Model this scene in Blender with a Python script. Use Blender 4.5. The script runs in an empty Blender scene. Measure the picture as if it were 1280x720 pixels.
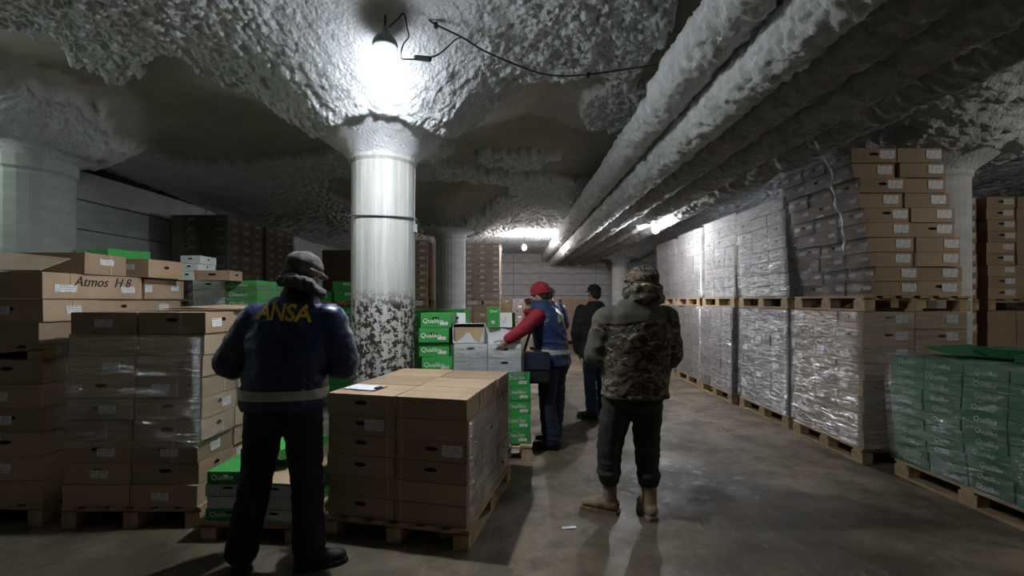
import bpy, bmesh, math, random
import numpy as np
from mathutils import Vector, Matrix
from mathutils.bvhtree import BVHTree

sc = bpy.context.scene
C = sc.collection
RND = random.Random(11)
PI = math.pi

# ------------------------------------------------------------------ camera, world, exposure
cam_d = bpy.data.cameras.new('camera')
cam_d.sensor_width = 36.0
cam_d.lens = 580.0 / 1280.0 * 36.0
cam_d.shift_y = 15.0 / 1280.0
cam_d.clip_start = 0.05
cam = bpy.data.objects.new('camera', cam_d)
C.objects.link(cam)
cam.location = (0, 0, 1.55)
cam.rotation_euler = (PI / 2, 0, 0)
sc.camera = cam

world = bpy.data.worlds.new('world')
sc.world = world
world.use_nodes = True
world.node_tree.nodes['Background'].inputs[0].default_value = (0.55, 0.65, 0.6, 1)
world.node_tree.nodes['Background'].inputs[1].default_value = 0.02

vs = sc.view_settings
vs.view_transform = 'Standard'
vs.look = 'None'
vs.gamma = 1.0
vs.use_curve_mapping = False
vs.exposure = 0.85

# lamps of the cold store and two added fill bulbs: position, strength of the bulb tip, strength of the bulb sides, tint
LAMPS = {
    'near': ((-0.90, 3.29, 3.30), 2500.0, 42.0, (0.93, 0.98, 1.0)),
    'mid': ((2.57, 8.3, 2.83), 760.0, 270.0, (0.95, 0.96, 1.0)),
    'far': ((0.33, 12.5, 2.98), 780.0, 330.0, (1.0, 0.93, 0.88)),
    'left': ((-5.5, 3.75, 3.05), 150.0, 95.0, (0.86, 1.0, 0.86)),  # added fill bulb out of view, brightens the left wall and ceiling
    'right': ((6.2, 2.4, 2.98), 270.0, 150.0, (1.0, 0.95, 0.84)),  # added fill bulb out of view, brightens fronts of the right stacks
}

# ------------------------------------------------------------------ noise helpers
_rs = np.random.RandomState(5)
_T = _rs.rand(256, 256)
_P = _rs.permutation(256)


def vn2(x, y, s=0):
    xi = np.floor(x).astype(int); yi = np.floor(y).astype(int)
    fx = x - xi; fy = y - yi
    fx = fx * fx * (3 - 2 * fx); fy = fy * fy * (3 - 2 * fy)
    o = s * 37
    a = _T[(xi + o) & 255, (yi + o) & 255]; b = _T[(xi + 1 + o) & 255, (yi + o) & 255]
    c = _T[(xi + o) & 255, (yi + 1 + o) & 255]; d = _T[(xi + 1 + o) & 255, (yi + 1 + o) & 255]
    return (a * (1 - fx) + b * fx) * (1 - fy) + (c * (1 - fx) + d * fx) * fy


def wor2(x, y, s=0):
    xi = np.floor(x).astype(int); yi = np.floor(y).astype(int)
    best = np.full(x.shape, 9.0)
    o = s * 53
    for i in (-1, 0, 1):
        for j in (-1, 0, 1):
            cx = xi + i; cy = yi + j
            px = cx + _T[(cx + o) & 255, (cy + 3 * o) & 255]
            py = cy + _T[(cx + 97 + o) & 255, (cy + 41) & 255]
            best = np.minimum(best, (px - x) ** 2 + (py - y) ** 2)
    return np.sqrt(best)


def vn3(p, s=0):
    q = np.floor(p).astype(int); f = p - q; f = f * f * (3 - 2 * f)

    def h(i, j, k):
        return _T[_P[(q[:, 0] + i + s * 17) & 255], _P[(_P[(q[:, 1] + j) & 255] + q[:, 2] + k) & 255]]
    r = 0
    for i in (0, 1):
        for j in (0, 1):
            for k in (0, 1):
                w = (f[:, 0] if i else 1 - f[:, 0]) * (f[:, 1] if j else 1 - f[:, 1]) * (f[:, 2] if k else 1 - f[:, 2])
                r = r + w * h(i, j, k)
    return r


# ------------------------------------------------------------------ material helpers
class NT:
    def __init__(self, name):
        self.m = bpy.data.materials.new(name)
        self.m.use_nodes = True
        self.t = self.m.node_tree
        self.b = self.t.nodes['Principled BSDF']
        self.out = self.t.nodes['Material Output']

    def n(self, typ, **kw):
        nd = self.t.nodes.new(typ)
        for k, v in kw.items():
            if k == 'i':
                for kk, vv in v.items():
                    nd.inputs[kk].default_value = vv
            else:
                setattr(nd, k, v)
        return nd

    def l(self, a, b):
        self.t.links.new(a, b)

    def coord(self, kind='Object', scale=(1, 1, 1)):
        tc = self.n('ShaderNodeTexCoord')
        mp = self.n('ShaderNodeMapping')
        mp.inputs['Scale'].default_value = scale
        self.l(tc.outputs[kind], mp.inputs['Vector'])
        return mp.outputs['Vector']

    def noise(self, vec, scale, detail=4, rough=0.55, dist=0.0):
        nd = self.n('ShaderNodeTexNoise', i={'Scale': scale, 'Detail': detail, 'Roughness': rough, 'Distortion': dist})
        if vec is not None:
            self.l(vec, nd.inputs['Vector'])
        return nd.outputs['Fac']

    def ramp(self, fac, stops, mode='LINEAR'):
        nd = self.n('ShaderNodeValToRGB')
        cr = nd.color_ramp
        cr.interpolation = mode
        while len(cr.elements) < len(stops):
            cr.elements.new(0.5)
        for e, (p, c) in zip(cr.elements, stops):
            e.position = p
            e.color = (c[0], c[1], c[2], 1) if hasattr(c, '__len__') else (c, c, c, 1)
        self.l(fac, nd.inputs['Fac'])
        return nd.outputs['Color']

    def mix(self, fac, a, b):
        nd = self.n('ShaderNodeMix', data_type='RGBA')
        for sock, v in ((nd.inputs[0], fac), (nd.inputs[6], a), (nd.inputs[7], b)):
            if hasattr(v, 'is_linked') or hasattr(v, 'links'):
                self.l(v, sock)
            elif hasattr(v, '__len__'):
                sock.default_value = (v[0], v[1], v[2], 1)
            else:
                sock.default_value = v
        return nd.outputs[2]

    def math(self, op, a, b=0.0, clamp=False):
        nd = self.n('ShaderNodeMath', operation=op, use_clamp=clamp)
        for sock, v in ((nd.inputs[0], a), (nd.inputs[1], b)):
            if hasattr(v, 'links'):
                self.l(v, sock)
            else:
                sock.default_value = v
        return nd.outputs[0]

    def bump(self, h, strength=0.3, dist=0.01):
        nd = self.n('ShaderNodeBump', i={'Strength': strength, 'Distance': dist})
        self.l(h, nd.inputs['Height'])
        self.l(nd.outputs['Normal'], self.b.inputs['Normal'])
        return nd.outputs['Normal']

    def col(self, v):
        if hasattr(v, 'links'):
            self.l(v, self.b.inputs['Base Color'])
        else:
            self.b.inputs['Base Color'].default_value = (v[0], v[1], v[2], 1)

    def rough(self, v):
        if hasattr(v, 'links'):
            self.l(v, self.b.inputs['Roughness'])
        else:
            self.b.inputs['Roughness'].default_value = v


M = {}


def simple(name, col, rough=0.7, var=0.15, scale=6.0, bump=0.0, bscale=60.0, metal=0.0, space='Object'):
    t = NT(name)
    v = t.coord(space)
    f = t.noise(v, scale, 5)
    lo = tuple(c * (1 - var) for c in col); hi = tuple(min(1, c * (1 + var)) for c in col)
    t.col(t.ramp(f, [(0.3, lo), (0.7, hi)]))
    t.rough(rough)
    t.b.inputs['Metallic'].default_value = metal
    if bump:
        t.bump(t.noise(v, bscale, 3), bump, 0.01)
    M[name] = t.m
    return t.m


def carton_mat(name, col):
    t = NT(name)
    v = t.coord('Object')
    oi = t.n('ShaderNodeObjectInfo')
    f = t.noise(v, 3.5, 4)
    a = t.ramp(f, [(0.25, tuple(c * 0.82 for c in col)), (0.75, tuple(c * 1.1 for c in col))])
    hsv = t.n('ShaderNodeHueSaturation')
    t.l(t.math('ADD', t.math('MULTIPLY', oi.outputs['Random'], 0.35), 0.8), hsv.inputs['Value'])
    t.l(a, hsv.inputs['Color'])
    t.col(hsv.outputs['Color'])
    t.rough(0.75)
    w = t.n('ShaderNodeTexWave', i={'Scale': 60.0, 'Distortion': 0.4, 'Detail': 1.0})
    t.l(v, w.inputs['Vector'])
    t.bump(w.outputs['Fac'], 0.06, 0.003)
    M[name] = t.m


carton_mat('brown_card', (0.40, 0.285, 0.19))
carton_mat('grey_card', (0.27, 0.245, 0.235))
carton_mat('white_card', (0.66, 0.68, 0.70))
carton_mat('green_card', (0.045, 0.36, 0.07))
carton_mat('shaded_green_card', (0.016, 0.135, 0.048))  # green card darkened, puts the right pallet's shade into its colour
simple('slot_dark', (0.012, 0.010, 0.008), 0.95)
simple('print_white', (0.80, 0.84, 0.80), 0.6)
simple('print_faded', (0.36, 0.56, 0.40), 0.6)
simple('ink', (0.03, 0.022, 0.02), 0.8)
simple('pallet_wood', (0.40, 0.29, 0.17), 0.8, 0.3, 9, 0.15, 80)
simple('paper', (0.72, 0.76, 0.84), 0.6, 0.04)
simple('rubber_black', (0.012, 0.012, 0.014), 0.6)
simple('steel_grey', (0.22, 0.24, 0.25), 0.5, 0.2, 20)
simple('wire_dark', (0.035, 0.035, 0.04), 0.6)
simple('skin', (0.46, 0.27, 0.2), 0.55, 0.08, 20, 0.05, 200)
simple('hair_dark', (0.03, 0.024, 0.02), 0.8, 0.3, 60)
simple('eye_white', (0.7, 0.7, 0.68), 0.3, 0.03)
simple('gold_print', (0.78, 0.50, 0.03), 0.5, 0.06)
simple('reflective', (0.40, 0.42, 0.40), 0.45, 0.1)
simple('tan_leather', (0.26, 0.185, 0.12), 0.75, 0.25, 14, 0.2, 120)
simple('shoe_black', (0.012, 0.012, 0.014), 0.5)
simple('cap_grey', (0.10, 0.095, 0.09), 0.9, 0.45, 30, 0.2, 150)
simple('cap_black', (0.010, 0.010, 0.012), 0.85, 0.2, 30)
simple('red_wool', (0.25, 0.012, 0.022), 0.9, 0.25, 40, 0.3, 160)
simple('red_cloth', (0.24, 0.010, 0.022), 0.8, 0.2, 20, 0.1, 120)
simple('navy_cloth', (0.010, 0.016, 0.042), 0.75, 0.3, 12, 0.12, 100)
simple('denim', (0.022, 0.050, 0.115), 0.85, 0.3, 24, 0.1, 200)
simple('black_cloth', (0.007, 0.008, 0.013), 0.8, 0.3, 12, 0.12, 100)
simple('olive_cloth', (0.075, 0.072, 0.055), 0.85, 0.25, 12, 0.12, 100)
simple('dark_olive', (0.022, 0.026, 0.022), 0.85, 0.25, 12, 0.12, 100)
simple('dark_wall', (0.10, 0.105, 0.10), 0.9, 0.3, 2)
simple('emblem', (0.22, 0.25, 0.18), 0.7, 0.3, 40)


def mats_special():
    # quilted satin jacket
    t = NT('navy_satin')
    v = t.coord('Object')
    t.col(t.ramp(t.noise(v, 8, 4), [(0.3, (0.013, 0.023, 0.075)), (0.7, (0.024, 0.042, 0.125))]))
    t.rough(0.38)
    t.bump(t.noise(v, 34, 3, 0.6, 0.6), 0.5, 0.012)
    M['navy_satin'] = t.m
    # camouflage
    t = NT('camo')
    v = t.coord('Object', (1, 1, 1.5))
    base = t.ramp(t.noise(v, 5.5, 3, 0.6, 0.9), [(0.0, (0.030, 0.030, 0.022)), (0.42, (0.11, 0.088, 0.058)), (0.52, (0.21, 0.165, 0.115)), (0.60, (0.045, 0.045, 0.03))], 'CONSTANT')
    mp = t.coord('Object', (1.2, 1.2, 2.2))
    f2 = t.ramp(t.noise(mp, 8, 2, 0.5, 1.3), [(0.0, 0.0), (0.56, 1.0)], 'CONSTANT')
    c = t.mix(f2, base, (0.032, 0.020, 0.014))
    f3 = t.ramp(t.noise(t.coord('Object', (1.5, 1.5, 3.2)), 11, 2, 0.5, 0.9), [(0.0, 0.0), (0.64, 1.0)], 'CONSTANT')
    c = t.mix(f3, c, (0.40, 0.35, 0.27))
    t.col(c); t.rough(0.85)
    t.bump(t.noise(v, 40, 4), 0.25, 0.01)
    M['camo'] = t.m
    # stretch film
    for nm, lo, hi, milky in (('film', 0.04, 0.72, 0.10), ('film_thin', 0.05, 0.40, 0.22), ('film_milky', 0.12, 0.70, 0.3), ('film_shade_tint', 0.03, 0.16, 0.15), ('film_haze', 0.05, 0.32, 0.40)):
        t = NT(nm)
        v = t.coord('Object', (1.6, 1.6, 9.0))
        n1 = t.noise(v, 4.0, 6, 0.62, 1.4)
        mp = t.n('ShaderNodeMapping'); mp.inputs['Rotation'].default_value = (0.5, 0.6, 0.2); mp.inputs['Scale'].default_value = (2, 2, 14)
        tc = t.n('ShaderNodeTexCoord'); t.l(tc.outputs['Object'], mp.inputs['Vector'])
        n2 = t.noise(mp.outputs['Vector'], 3.0, 5, 0.6, 1.0)
        h = t.math('ADD', n1, t.math('MULTIPLY', n2, 0.8))
        nd = t.n('ShaderNodeBump', i={'Strength': 1.0, 'Distance': 0.07}); t.l(h, nd.inputs['Height'])
        gl = t.n('ShaderNodeBsdfGlossy', i={'Roughness': 0.24, 'Color': (0.95, 0.97, 1, 1)})
        t.l(nd.outputs['Normal'], gl.inputs['Normal'])
        df = t.n('ShaderNodeBsdfDiffuse', i={'Color': (0.75, 0.77, 0.8, 1)}); t.l(nd.outputs['Normal'], df.inputs['Normal'])
        mg = t.n('ShaderNodeMixShader', i={'Fac': milky}); t.l(gl.outputs[0], mg.inputs[1]); t.l(df.outputs[0], mg.inputs[2])
        tr = t.n('ShaderNodeBsdfTransparent', i={'Color': (0.50, 0.51, 0.52, 1) if nm == 'film_shade_tint' else (0.96, 0.97, 0.97, 1)})  # darker tint puts shade on the dim stack faces behind the film
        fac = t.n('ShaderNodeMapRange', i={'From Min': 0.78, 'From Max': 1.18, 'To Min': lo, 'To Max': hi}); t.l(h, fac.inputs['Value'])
        mx = t.n('ShaderNodeMixShader'); t.l(fac.outputs[0], mx.inputs[0]); t.l(tr.outputs[0], mx.inputs[1]); t.l(mg.outputs[0], mx.inputs[2])
        t.l(mx.outputs[0], t.out.inputs['Surface'])
        M[nm] = t.m
    # shipping label: white paper with fine printed lines
    t = NT('label_print')
    v = t.coord('Object', (1, 1, 1))
    w = t.n('ShaderNodeTexWave', bands_direction='Z', i={'Scale': 22.0, 'Distortion': 0.0}); t.l(v, w.inputs['Vector'])
    f = t.noise(t.coord('Object', (90, 90, 18)), 1.0, 2)
    k = t.math('MULTIPLY', t.ramp(w.outputs['Fac'], [(0.62, 0.0), (0.7, 1.0)]), t.ramp(f, [(0.45, 0.0), (0.52, 1.0)]))
    t.col(t.mix(t.math('MULTIPLY', k, 0.7), (0.74, 0.76, 0.78), (0.1, 0.1, 0.13))); t.rough(0.5)
    M['label_print'] = t.m
    t = NT('tape'); t.col((0.50, 0.40, 0.29)); t.rough(0.2); M['tape'] = t.m
    # frost on pipes
    for nm, a, b in (('pipe_frost', (0.60, 0.63, 0.66), (0.86, 0.89, 0.92)), ('pipe_grey', (0.20, 0.20, 0.20), (0.46, 0.46, 0.46))):
        t = NT(nm)
        v = t.coord('Object')
        t.col(t.ramp(t.noise(v, 9, 6, 0.7), [(0.3, a), (0.65, b)])); t.rough(0.8)
        t.bump(t.noise(v, 70, 5, 0.7), 0.7, 0.02)
        M[nm] = t.m
    # ceiling: frost / bare concrete by attribute
    t = NT('ceiling')
    v = t.coord('Object')
    at = t.n('ShaderNodeAttribute', attribute_name='frost')
    fr = t.ramp(t.noise(v, 5, 6, 0.65), [(0.3, (0.56, 0.59, 0.63)), (0.7, (0.78, 0.82, 0.87))])
    ba = t.ramp(t.noise(v, 1.6, 6, 0.6), [(0.3, (0.32, 0.30, 0.265)), (0.7, (0.43, 0.41, 0.365))])
    t.col(t.mix(at.outputs['Fac'], ba, fr)); t.rough(0.85)
    vo = t.n('ShaderNodeTexVoronoi', feature='SMOOTH_F1', i={'Scale': 42.0}); t.l(v, vo.inputs['Vector'])
    hb = t.math('SUBTRACT', t.noise(v, 38, 5, 0.75, 0.5), t.math('MULTIPLY', vo.outputs['Distance'], 0.7))
    t.bump(t.math('MULTIPLY', hb, t.math('ADD', t.math('MULTIPLY', at.outputs['Fac'], 0.9), 0.1)), 0.7, 0.028)
    M['ceiling'] = t.m
    # floor
    t = NT('floor')
    v = t.coord('Object')
    n1 = t.noise(v, 0.55, 6, 0.6, 0.4)
    n2 = t.noise(v, 3.2, 6, 0.65)
    c = t.ramp(n1, [(0.34, (0.050, 0.040, 0.026)), (0.5, (0.17, 0.132, 0.092)), (0.66, (0.31, 0.245, 0.18))])
    c = t.mix(t.ramp(n2, [(0.40, 0.7), (0.58, 0.0)]), c, (0.055, 0.046, 0.034))
    c = t.mix(t.ramp(t.noise(t.coord('Object', (1.0, 0.35, 1.0)), 9.0, 5, 0.7, 1.0), [(0.56, 0.0), (0.72, 0.45)]), c, (0.30, 0.26, 0.21))
    # packed ice patch: pale lumps on a dark wet film, 1.6 m wide
    sep = t.n('ShaderNodeSeparateXYZ'); tc = t.n('ShaderNodeTexCoord'); t.l(tc.outputs['Object'], sep.inputs[0])
    dx = t.math('DIVIDE', t.math('SUBTRACT', sep.outputs[0], 1.45), 0.85)
    dy = t.math('DIVIDE', t.math('SUBTRACT', sep.outputs[1], 3.95), 0.62)
    r2 = t.math('ADD', t.math('MULTIPLY', dx, dx), t.math('MULTIPLY', dy, dy))
    r2 = t.math('ADD', r2, t.math('MULTIPLY', t.math('SUBTRACT', t.noise(v, 2.2, 4), 0.5), 2.6))
    patch = t.ramp(r2, [(0.35, 1.0), (1.0, 0.0)])
    vo = t.n('ShaderNodeTexVoronoi', feature='DISTANCE_TO_EDGE', i={'Scale': 8.5}); t.l(v, vo.inputs['Vector'])
    lump = t.math('MULTIPLY', t.ramp(vo.outputs['Distance'], [(0.05, 0.0), (0.35, 1.0)]), t.ramp(t.noise(v, 7, 4, 0.6, 1.2), [(0.46, 0.0), (0.66, 1.0)]))
    c = t.mix(t.math('MULTIPLY', patch, 0.65), c, (0.05, 0.052, 0.05))
    c = t.mix(t.math('MULTIPLY', patch, t.math('MULTIPLY', lump, 0.8)), c, (0.36, 0.38, 0.40))
    t.col(c)
    t.rough(t.ramp(t.noise(v, 1.1, 5, 0.6), [(0.35, 0.36), (0.6, 0.75)]))
    t.bump(t.math('ADD', t.noise(v, 18, 6, 0.7), t.math('MULTIPLY', t.math('MULTIPLY', patch, lump), 1.5)), 0.3, 0.012)
    M['floor'] = t.m
    # walls and columns: whitewash
    for nm, a, b in (('whitewash', (0.42, 0.43, 0.44), (0.66, 0.67, 0.68)), ('old_wall', (0.30, 0.33, 0.33), (0.46, 0.50, 0.49))):
        t = NT(nm)
        v = t.coord('Object', (0.6, 0.6, 2.2))
        t.col(t.ramp(t.noise(v, 4, 6, 0.65), [(0.28, a), (0.7, b)])); t.rough(0.85)
        t.bump(t.noise(v, 30, 5, 0.7), 0.25, 0.01)
        M[nm] = t.m
    # main column: whitewash peeling off in the lower half
    t = NT('peeling')
    v = t.coord('Object')
    sep = t.n('ShaderNodeSeparateXYZ'); t.l(v, sep.inputs[0])
    streak = t.noise(t.coord('Object', (9, 9, 0.5)), 2.2, 4)
    base = t.ramp(streak, [(0.3, (0.36, 0.365, 0.36)), (0.7, (0.56, 0.565, 0.555))])
    lim = t.math('SUBTRACT', 1.66, sep.outputs[2])
    hmask = t.math('MULTIPLY', lim, 6.0, True)
    blot = t.ramp(t.math('ADD', t.noise(v, 17, 5, 0.75), t.math('MULTIPLY', t.math('SUBTRACT', streak, 0.5), 0.25)), [(0.485, 1.0), (0.52, 0.0)])
    f = t.math('MULTIPLY', hmask, blot)
    t.col(t.mix(f, base, (0.028, 0.024, 0.018))); t.rough(0.8)
    t.bump(t.math('SUBTRACT', t.noise(v, 40, 4), f), 0.4, 0.008)
    M['peeling'] = t.m


mats_special()


def bulb_mat(name, tip, side, tint, z_tip, z_top):
    """LED bulb: the rounded lower end gives most of the light."""
    t = NT(name)
    v = t.coord('Object')
    sep = t.n('ShaderNodeSeparateXYZ'); t.l(v, sep.inputs[0])
    mr = t.n('ShaderNodeMapRange', i={'From Min': z_tip, 'From Max': z_top, 'To Min': tip, 'To Max': side}, interpolation_type='SMOOTHSTEP')
    t.l(sep.outputs[2], mr.inputs['Value'])
    t.b.inputs['Emission Color'].default_value = (*tint, 1)
    t.l(mr.outputs[0], t.b.inputs['Emission Strength'])
    t.col((0.8, 0.85, 0.8))
    return t.m


# ------------------------------------------------------------------ mesh helpers
class MB:
    def __init__(self):
        self.v = []; self.f = []; self.m = []

    def add(self, V, F, mi=0):
        o = len(self.v)
        self.v += [tuple(p) for p in V]
        self.f += [tuple(i + o for i in f) for f in F]
        self.m += [mi] * len(F)

    def box(self, x0, x1, y0, y1, z0, z1, mi=0):
        V = [(x0, y0, z0), (x1, y0, z0), (x1, y1, z0), (x0, y1, z0), (x0, y0, z1), (x1, y0, z1), (x1, y1, z1), (x0, y1, z1)]
        F = [(0, 3, 2, 1), (4, 5, 6, 7), (0, 1, 5, 4), (1, 2, 6, 5), (2, 3, 7, 6), (3, 0, 4, 7)]
        self.add(V, F, mi)

    def lathe(self, prof, seg=20, mi=0, c=(0, 0, 0)):
        V = []; F = []
        n = len(prof)
        for r, z in prof:
            for s in range(seg):
                a = 2 * PI * s / seg
                V.append((c[0] + r * math.cos(a), c[1] + r * math.sin(a), c[2] + z))
        for i in range(n - 1):
            for s in range(seg):
                s2 = (s + 1) % seg
                F.append((i * seg + s, i * seg + s2, (i + 1) * seg + s2, (i + 1) * seg + s))
        F.append(tuple(range(seg))[::-1]); F.append(tuple((n - 1) * seg + s for s in range(seg)))
        self.add(V, F, mi)

    def tube(self, pts, r, seg=8, mi=0):
        pts = [Vector(p) for p in pts]
        V = []; F = []
        up = Vector((0.13, 0.2, 1)).normalized()
        for i, p in enumerate(pts):
            d = (pts[min(i + 1, len(pts) - 1)] - pts[max(i - 1, 0)]).normalized()
            a = d.cross(up)
            if a.length < 1e-3:
                a = d.cross(Vector((1, 0, 0)))
            a.normalize(); b = d.cross(a)
            rr = r[i] if hasattr(r, '__len__') else r
            for s in range(seg):
                t = 2 * PI * s / seg
                V.append(p + (a * math.cos(t) + b * math.sin(t)) * rr)
        for i in range(len(pts) - 1):
            for s in range(seg):
                s2 = (s + 1) % seg
                F.append((i * seg + s, i * seg + s2, (i + 1) * seg + s2, (i + 1) * seg + s))
        F.append(tuple(range(seg))[::-1]); F.append(tuple((len(pts) - 1) * seg + s for s in range(seg)))
        self.add(V, F, mi)

    def capsule(self, p0, p1, r0, r1, seg=14, mi=0):
        p0 = Vector(p0); p1 = Vector(p1)
        d = (p1 - p0).normalized() if (p1 - p0).length > 1e-6 else Vector((0, 0, 1))
        a = d.orthogonal().normalized(); b = d.cross(a)
        rings = []
        for t in (-80, -55, -28, 0):
            rings.append((p0 + d * r0 * math.sin(math.radians(t)), r0 * math.cos(math.radians(t))))
        for t in (0, 28, 55, 80):
            rings.append((p1 + d * r1 * math.sin(math.radians(t)), r1 * math.cos(math.radians(t))))
        V = []; F = []
        for c, r in rings:
            for s in range(seg):
                t = 2 * PI * s / seg
                V.append(c + (a * math.cos(t) + b * math.sin(t)) * r)
        for i in range(len(rings) - 1):
            for s in range(seg):
                s2 = (s + 1) % seg
                F.append((i * seg + s, i * seg + s2, (i + 1) * seg + s2, (i + 1) * seg + s))
        F.append(tuple(range(seg))[::-1]); F.append(tuple((len(rings) - 1) * seg + s for s in range(seg)))
        self.add(V, F, mi)

    def ell(self, c, r, rot=None, seg=18, mi=0, top=1.0):
        c = Vector(c); V = []; F = []
        n = 10
        Rm = rot.to_matrix() if rot is not None else Matrix.Identity(3)
        for i in range(n + 1):
            t = -PI / 2 * 0.97 + PI * 0.97 * i / n
            for s in range(seg):
                a = 2 * PI * s / seg
                V.append(c + Rm @ Vector((r[0] * math.cos(t) * math.cos(a), r[1] * math.cos(t) * math.sin(a), r[2] * math.sin(t))))
        for i in range(n):
            for s in range(seg):
                s2 = (s + 1) % seg
                F.append((i * seg + s, i * seg + s2, (i + 1) * seg + s2, (i + 1) * seg + s))
        F.append(tuple(range(seg))[::-1]); F.append(tuple(n * seg + s for s in range(seg)))
        self.add(V, F, mi)

    def loft(self, rings, seg=28, mi=0, e=2.4):
        """rings (cx, cy, z, rx, ry): superelliptic sections joined into a closed tube"""
        V = []; F = []
        for cx, cy, z, rx, ry in rings:
            for s in range(seg):
                a = 2 * PI * s / seg
                ca, sa = math.cos(a), math.sin(a)
                V.append((cx + rx * math.copysign(abs(ca) ** (2 / e), ca), cy + ry * math.copysign(abs(sa) ** (2 / e), sa), z))
        n = len(rings)
        for i in range(n - 1):
            for s in range(seg):
                s2 = (s + 1) % seg
                F.append((i * seg + s, i * seg + s2, (i + 1) * seg + s2, (i + 1) * seg + s))
        F.append(tuple(range(seg))[::-1]); F.append(tuple((n - 1) * seg + s for s in range(seg)))
        self.add(V, F, mi)

    def mesh(self, name, mats, smooth=False):
        me = bpy.data.meshes.new(name)
        me.from_pydata(self.v, [], self.f)
        for m in (mats if isinstance(mats, (list, tuple)) else [mats]):
            me.materials.append(M[m] if isinstance(m, str) else m)
        if any(self.m):
            me.polygons.foreach_set('material_index', self.m)
        if smooth:
            me.polygons.foreach_set('use_smooth', [True] * len(me.polygons))
        me.update()
        return me

    def build(self, name, mats, parent=None, smooth=False):
        return obj(name, self.mesh(name, mats, smooth), parent)


def obj(name, me, parent=None, loc=(0, 0, 0), rz=0.0):
    o = bpy.data.objects.new(name, me)
    C.objects.link(o)
    o.location = loc
    o.rotation_euler = (0, 0, rz)
    if parent is not None:
        o.parent = parent
    return o


def tag(o, label, cat, group=None):
    o['label'] = label; o['category'] = cat
    if group:
        o['group'] = group
    return o


def thing(name, label, cat, loc=(0, 0, 0), rz=0.0, group=None):
    return tag(obj(name, None, None, loc, rz), label, cat, group)


def struct(o):
    o['kind'] = 'structure'
    return o


def grid_mesh(name, P, nu, nv, mat, flip=False):
    """P: (nv*nu, 3) array, v-major"""
    idx = np.arange(nu * nv).reshape(nv, nu)
    q = np.stack([idx[:-1, :-1], idx[:-1, 1:], idx[1:, 1:], idx[1:, :-1]], -1).reshape(-1, 4)
    if flip:
        q = q[:, ::-1]
    me = bpy.data.meshes.new(name)
    me.vertices.add(len(P)); me.vertices.foreach_set('co', P.astype(np.float32).ravel())
    me.loops.add(q.size); me.loops.foreach_set('vertex_index', q.astype(np.int32).ravel())
    me.polygons.add(len(q)); me.polygons.foreach_set('loop_start', np.arange(0, q.size, 4, dtype=np.int32))
    me.polygons.foreach_set('loop_total', np.full(len(q), 4, dtype=np.int32)) if False else None
    me.polygons.foreach_set('use_smooth', np.ones(len(q), dtype=bool))
    me.materials.append(M[mat])
    me.update(calc_edges=True)
    me.validate()
    return me


# ------------------------------------------------------------------ the setting
XL, XR, YB, YF = -6.3, 9.6, -7.5, 18.0
COLUMNS = [(-1.25, 4.52), (-1.32, 10.0), (4.66, 5.12), (3.75, 16.0), (-5.1, 4.85)]
CEIL = 3.72

b = MB(); b.box(XL - .2, XR + .2, YB - .2, YF + .2, -0.12, 0.0)
fl = struct(b.build('floor', 'floor'))
fl['label'] = 'stained damp concrete floor of the cold store'

# bare patches of the ceiling where the frost has dropped off (plan outlines in metres)
BARE = [
    [(-4.4, 3.5), (-3.61, 3.61), (-3.71, 3.99), (-3.76, 4.45), (-3.24, 4.13), (-2.97, 3.91), (-2.7, 4.35), (-1.92, 4.3), (-1.72, 4.4), (-1.62, 4.8),
     (-2.2, 6.3), (-3.83, 7.0), (-5.1, 6.8), (-4.11, 4.71), (-4.22, 4.22), (-4.5, 3.9)],
    [(-0.62, 4.45), (-0.32, 4.5), (0.0, 4.30), (0.46, 4.38), (1.12, 4.30), (1.19, 3.73), (1.15, 3.1), (1.9, 2.9), (2.4, 4.8), (1.51, 7.9),
     (0.27, 7.6), (-0.52, 7.4), (-1.2, 6.9), (-0.8, 5.2)],
    [(-3.0, 7.6), (-0.2, 7.9), (0.0, 8.6), (-0.6, 9.3), (-2.6, 9.6), (-3.4, 8.6)],
]
ICE_ISLANDS = [((1.15, 5.1), 0.35, 0.6), ((0.12, 6.9), 0.5, 0.3)]


def poly_sd(x, y, poly):
    """signed distance to a polygon (positive inside)"""
    d = np.full(x.shape, 1e9); ins = np.zeros(x.shape, bool)
    n = len(poly)
    for i in range(n):
        ax, ay = poly[i]; bx, by = poly[(i + 1) % n]
        ex, ey = bx - ax, by - ay
        t = np.clip(((x - ax) * ex + (y - ay) * ey) / (ex * ex + ey * ey), 0, 1)
        d = np.minimum(d, (x - ax - t * ex) ** 2 + (y - ay - t * ey) ** 2)
        cond = ((ay > y) != (by > y)) & (x < (bx - ax) * (y - ay) / (by - ay + 1e-12) + ax)
        ins ^= cond
    d = np.sqrt(d)
    return np.where(ins, d, -d)


def sstep(a, bb, x):
    t = np.clip((x - a) / (bb - a), 0, 1)
    return t * t * (3 - 2 * t)


def axis(parts):
    out = []
    for a, bb, st in parts:
        out += list(np.arange(a, bb - st * 0.3, st))
    out.append(parts[-1][1])
    return np.array(out)


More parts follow.
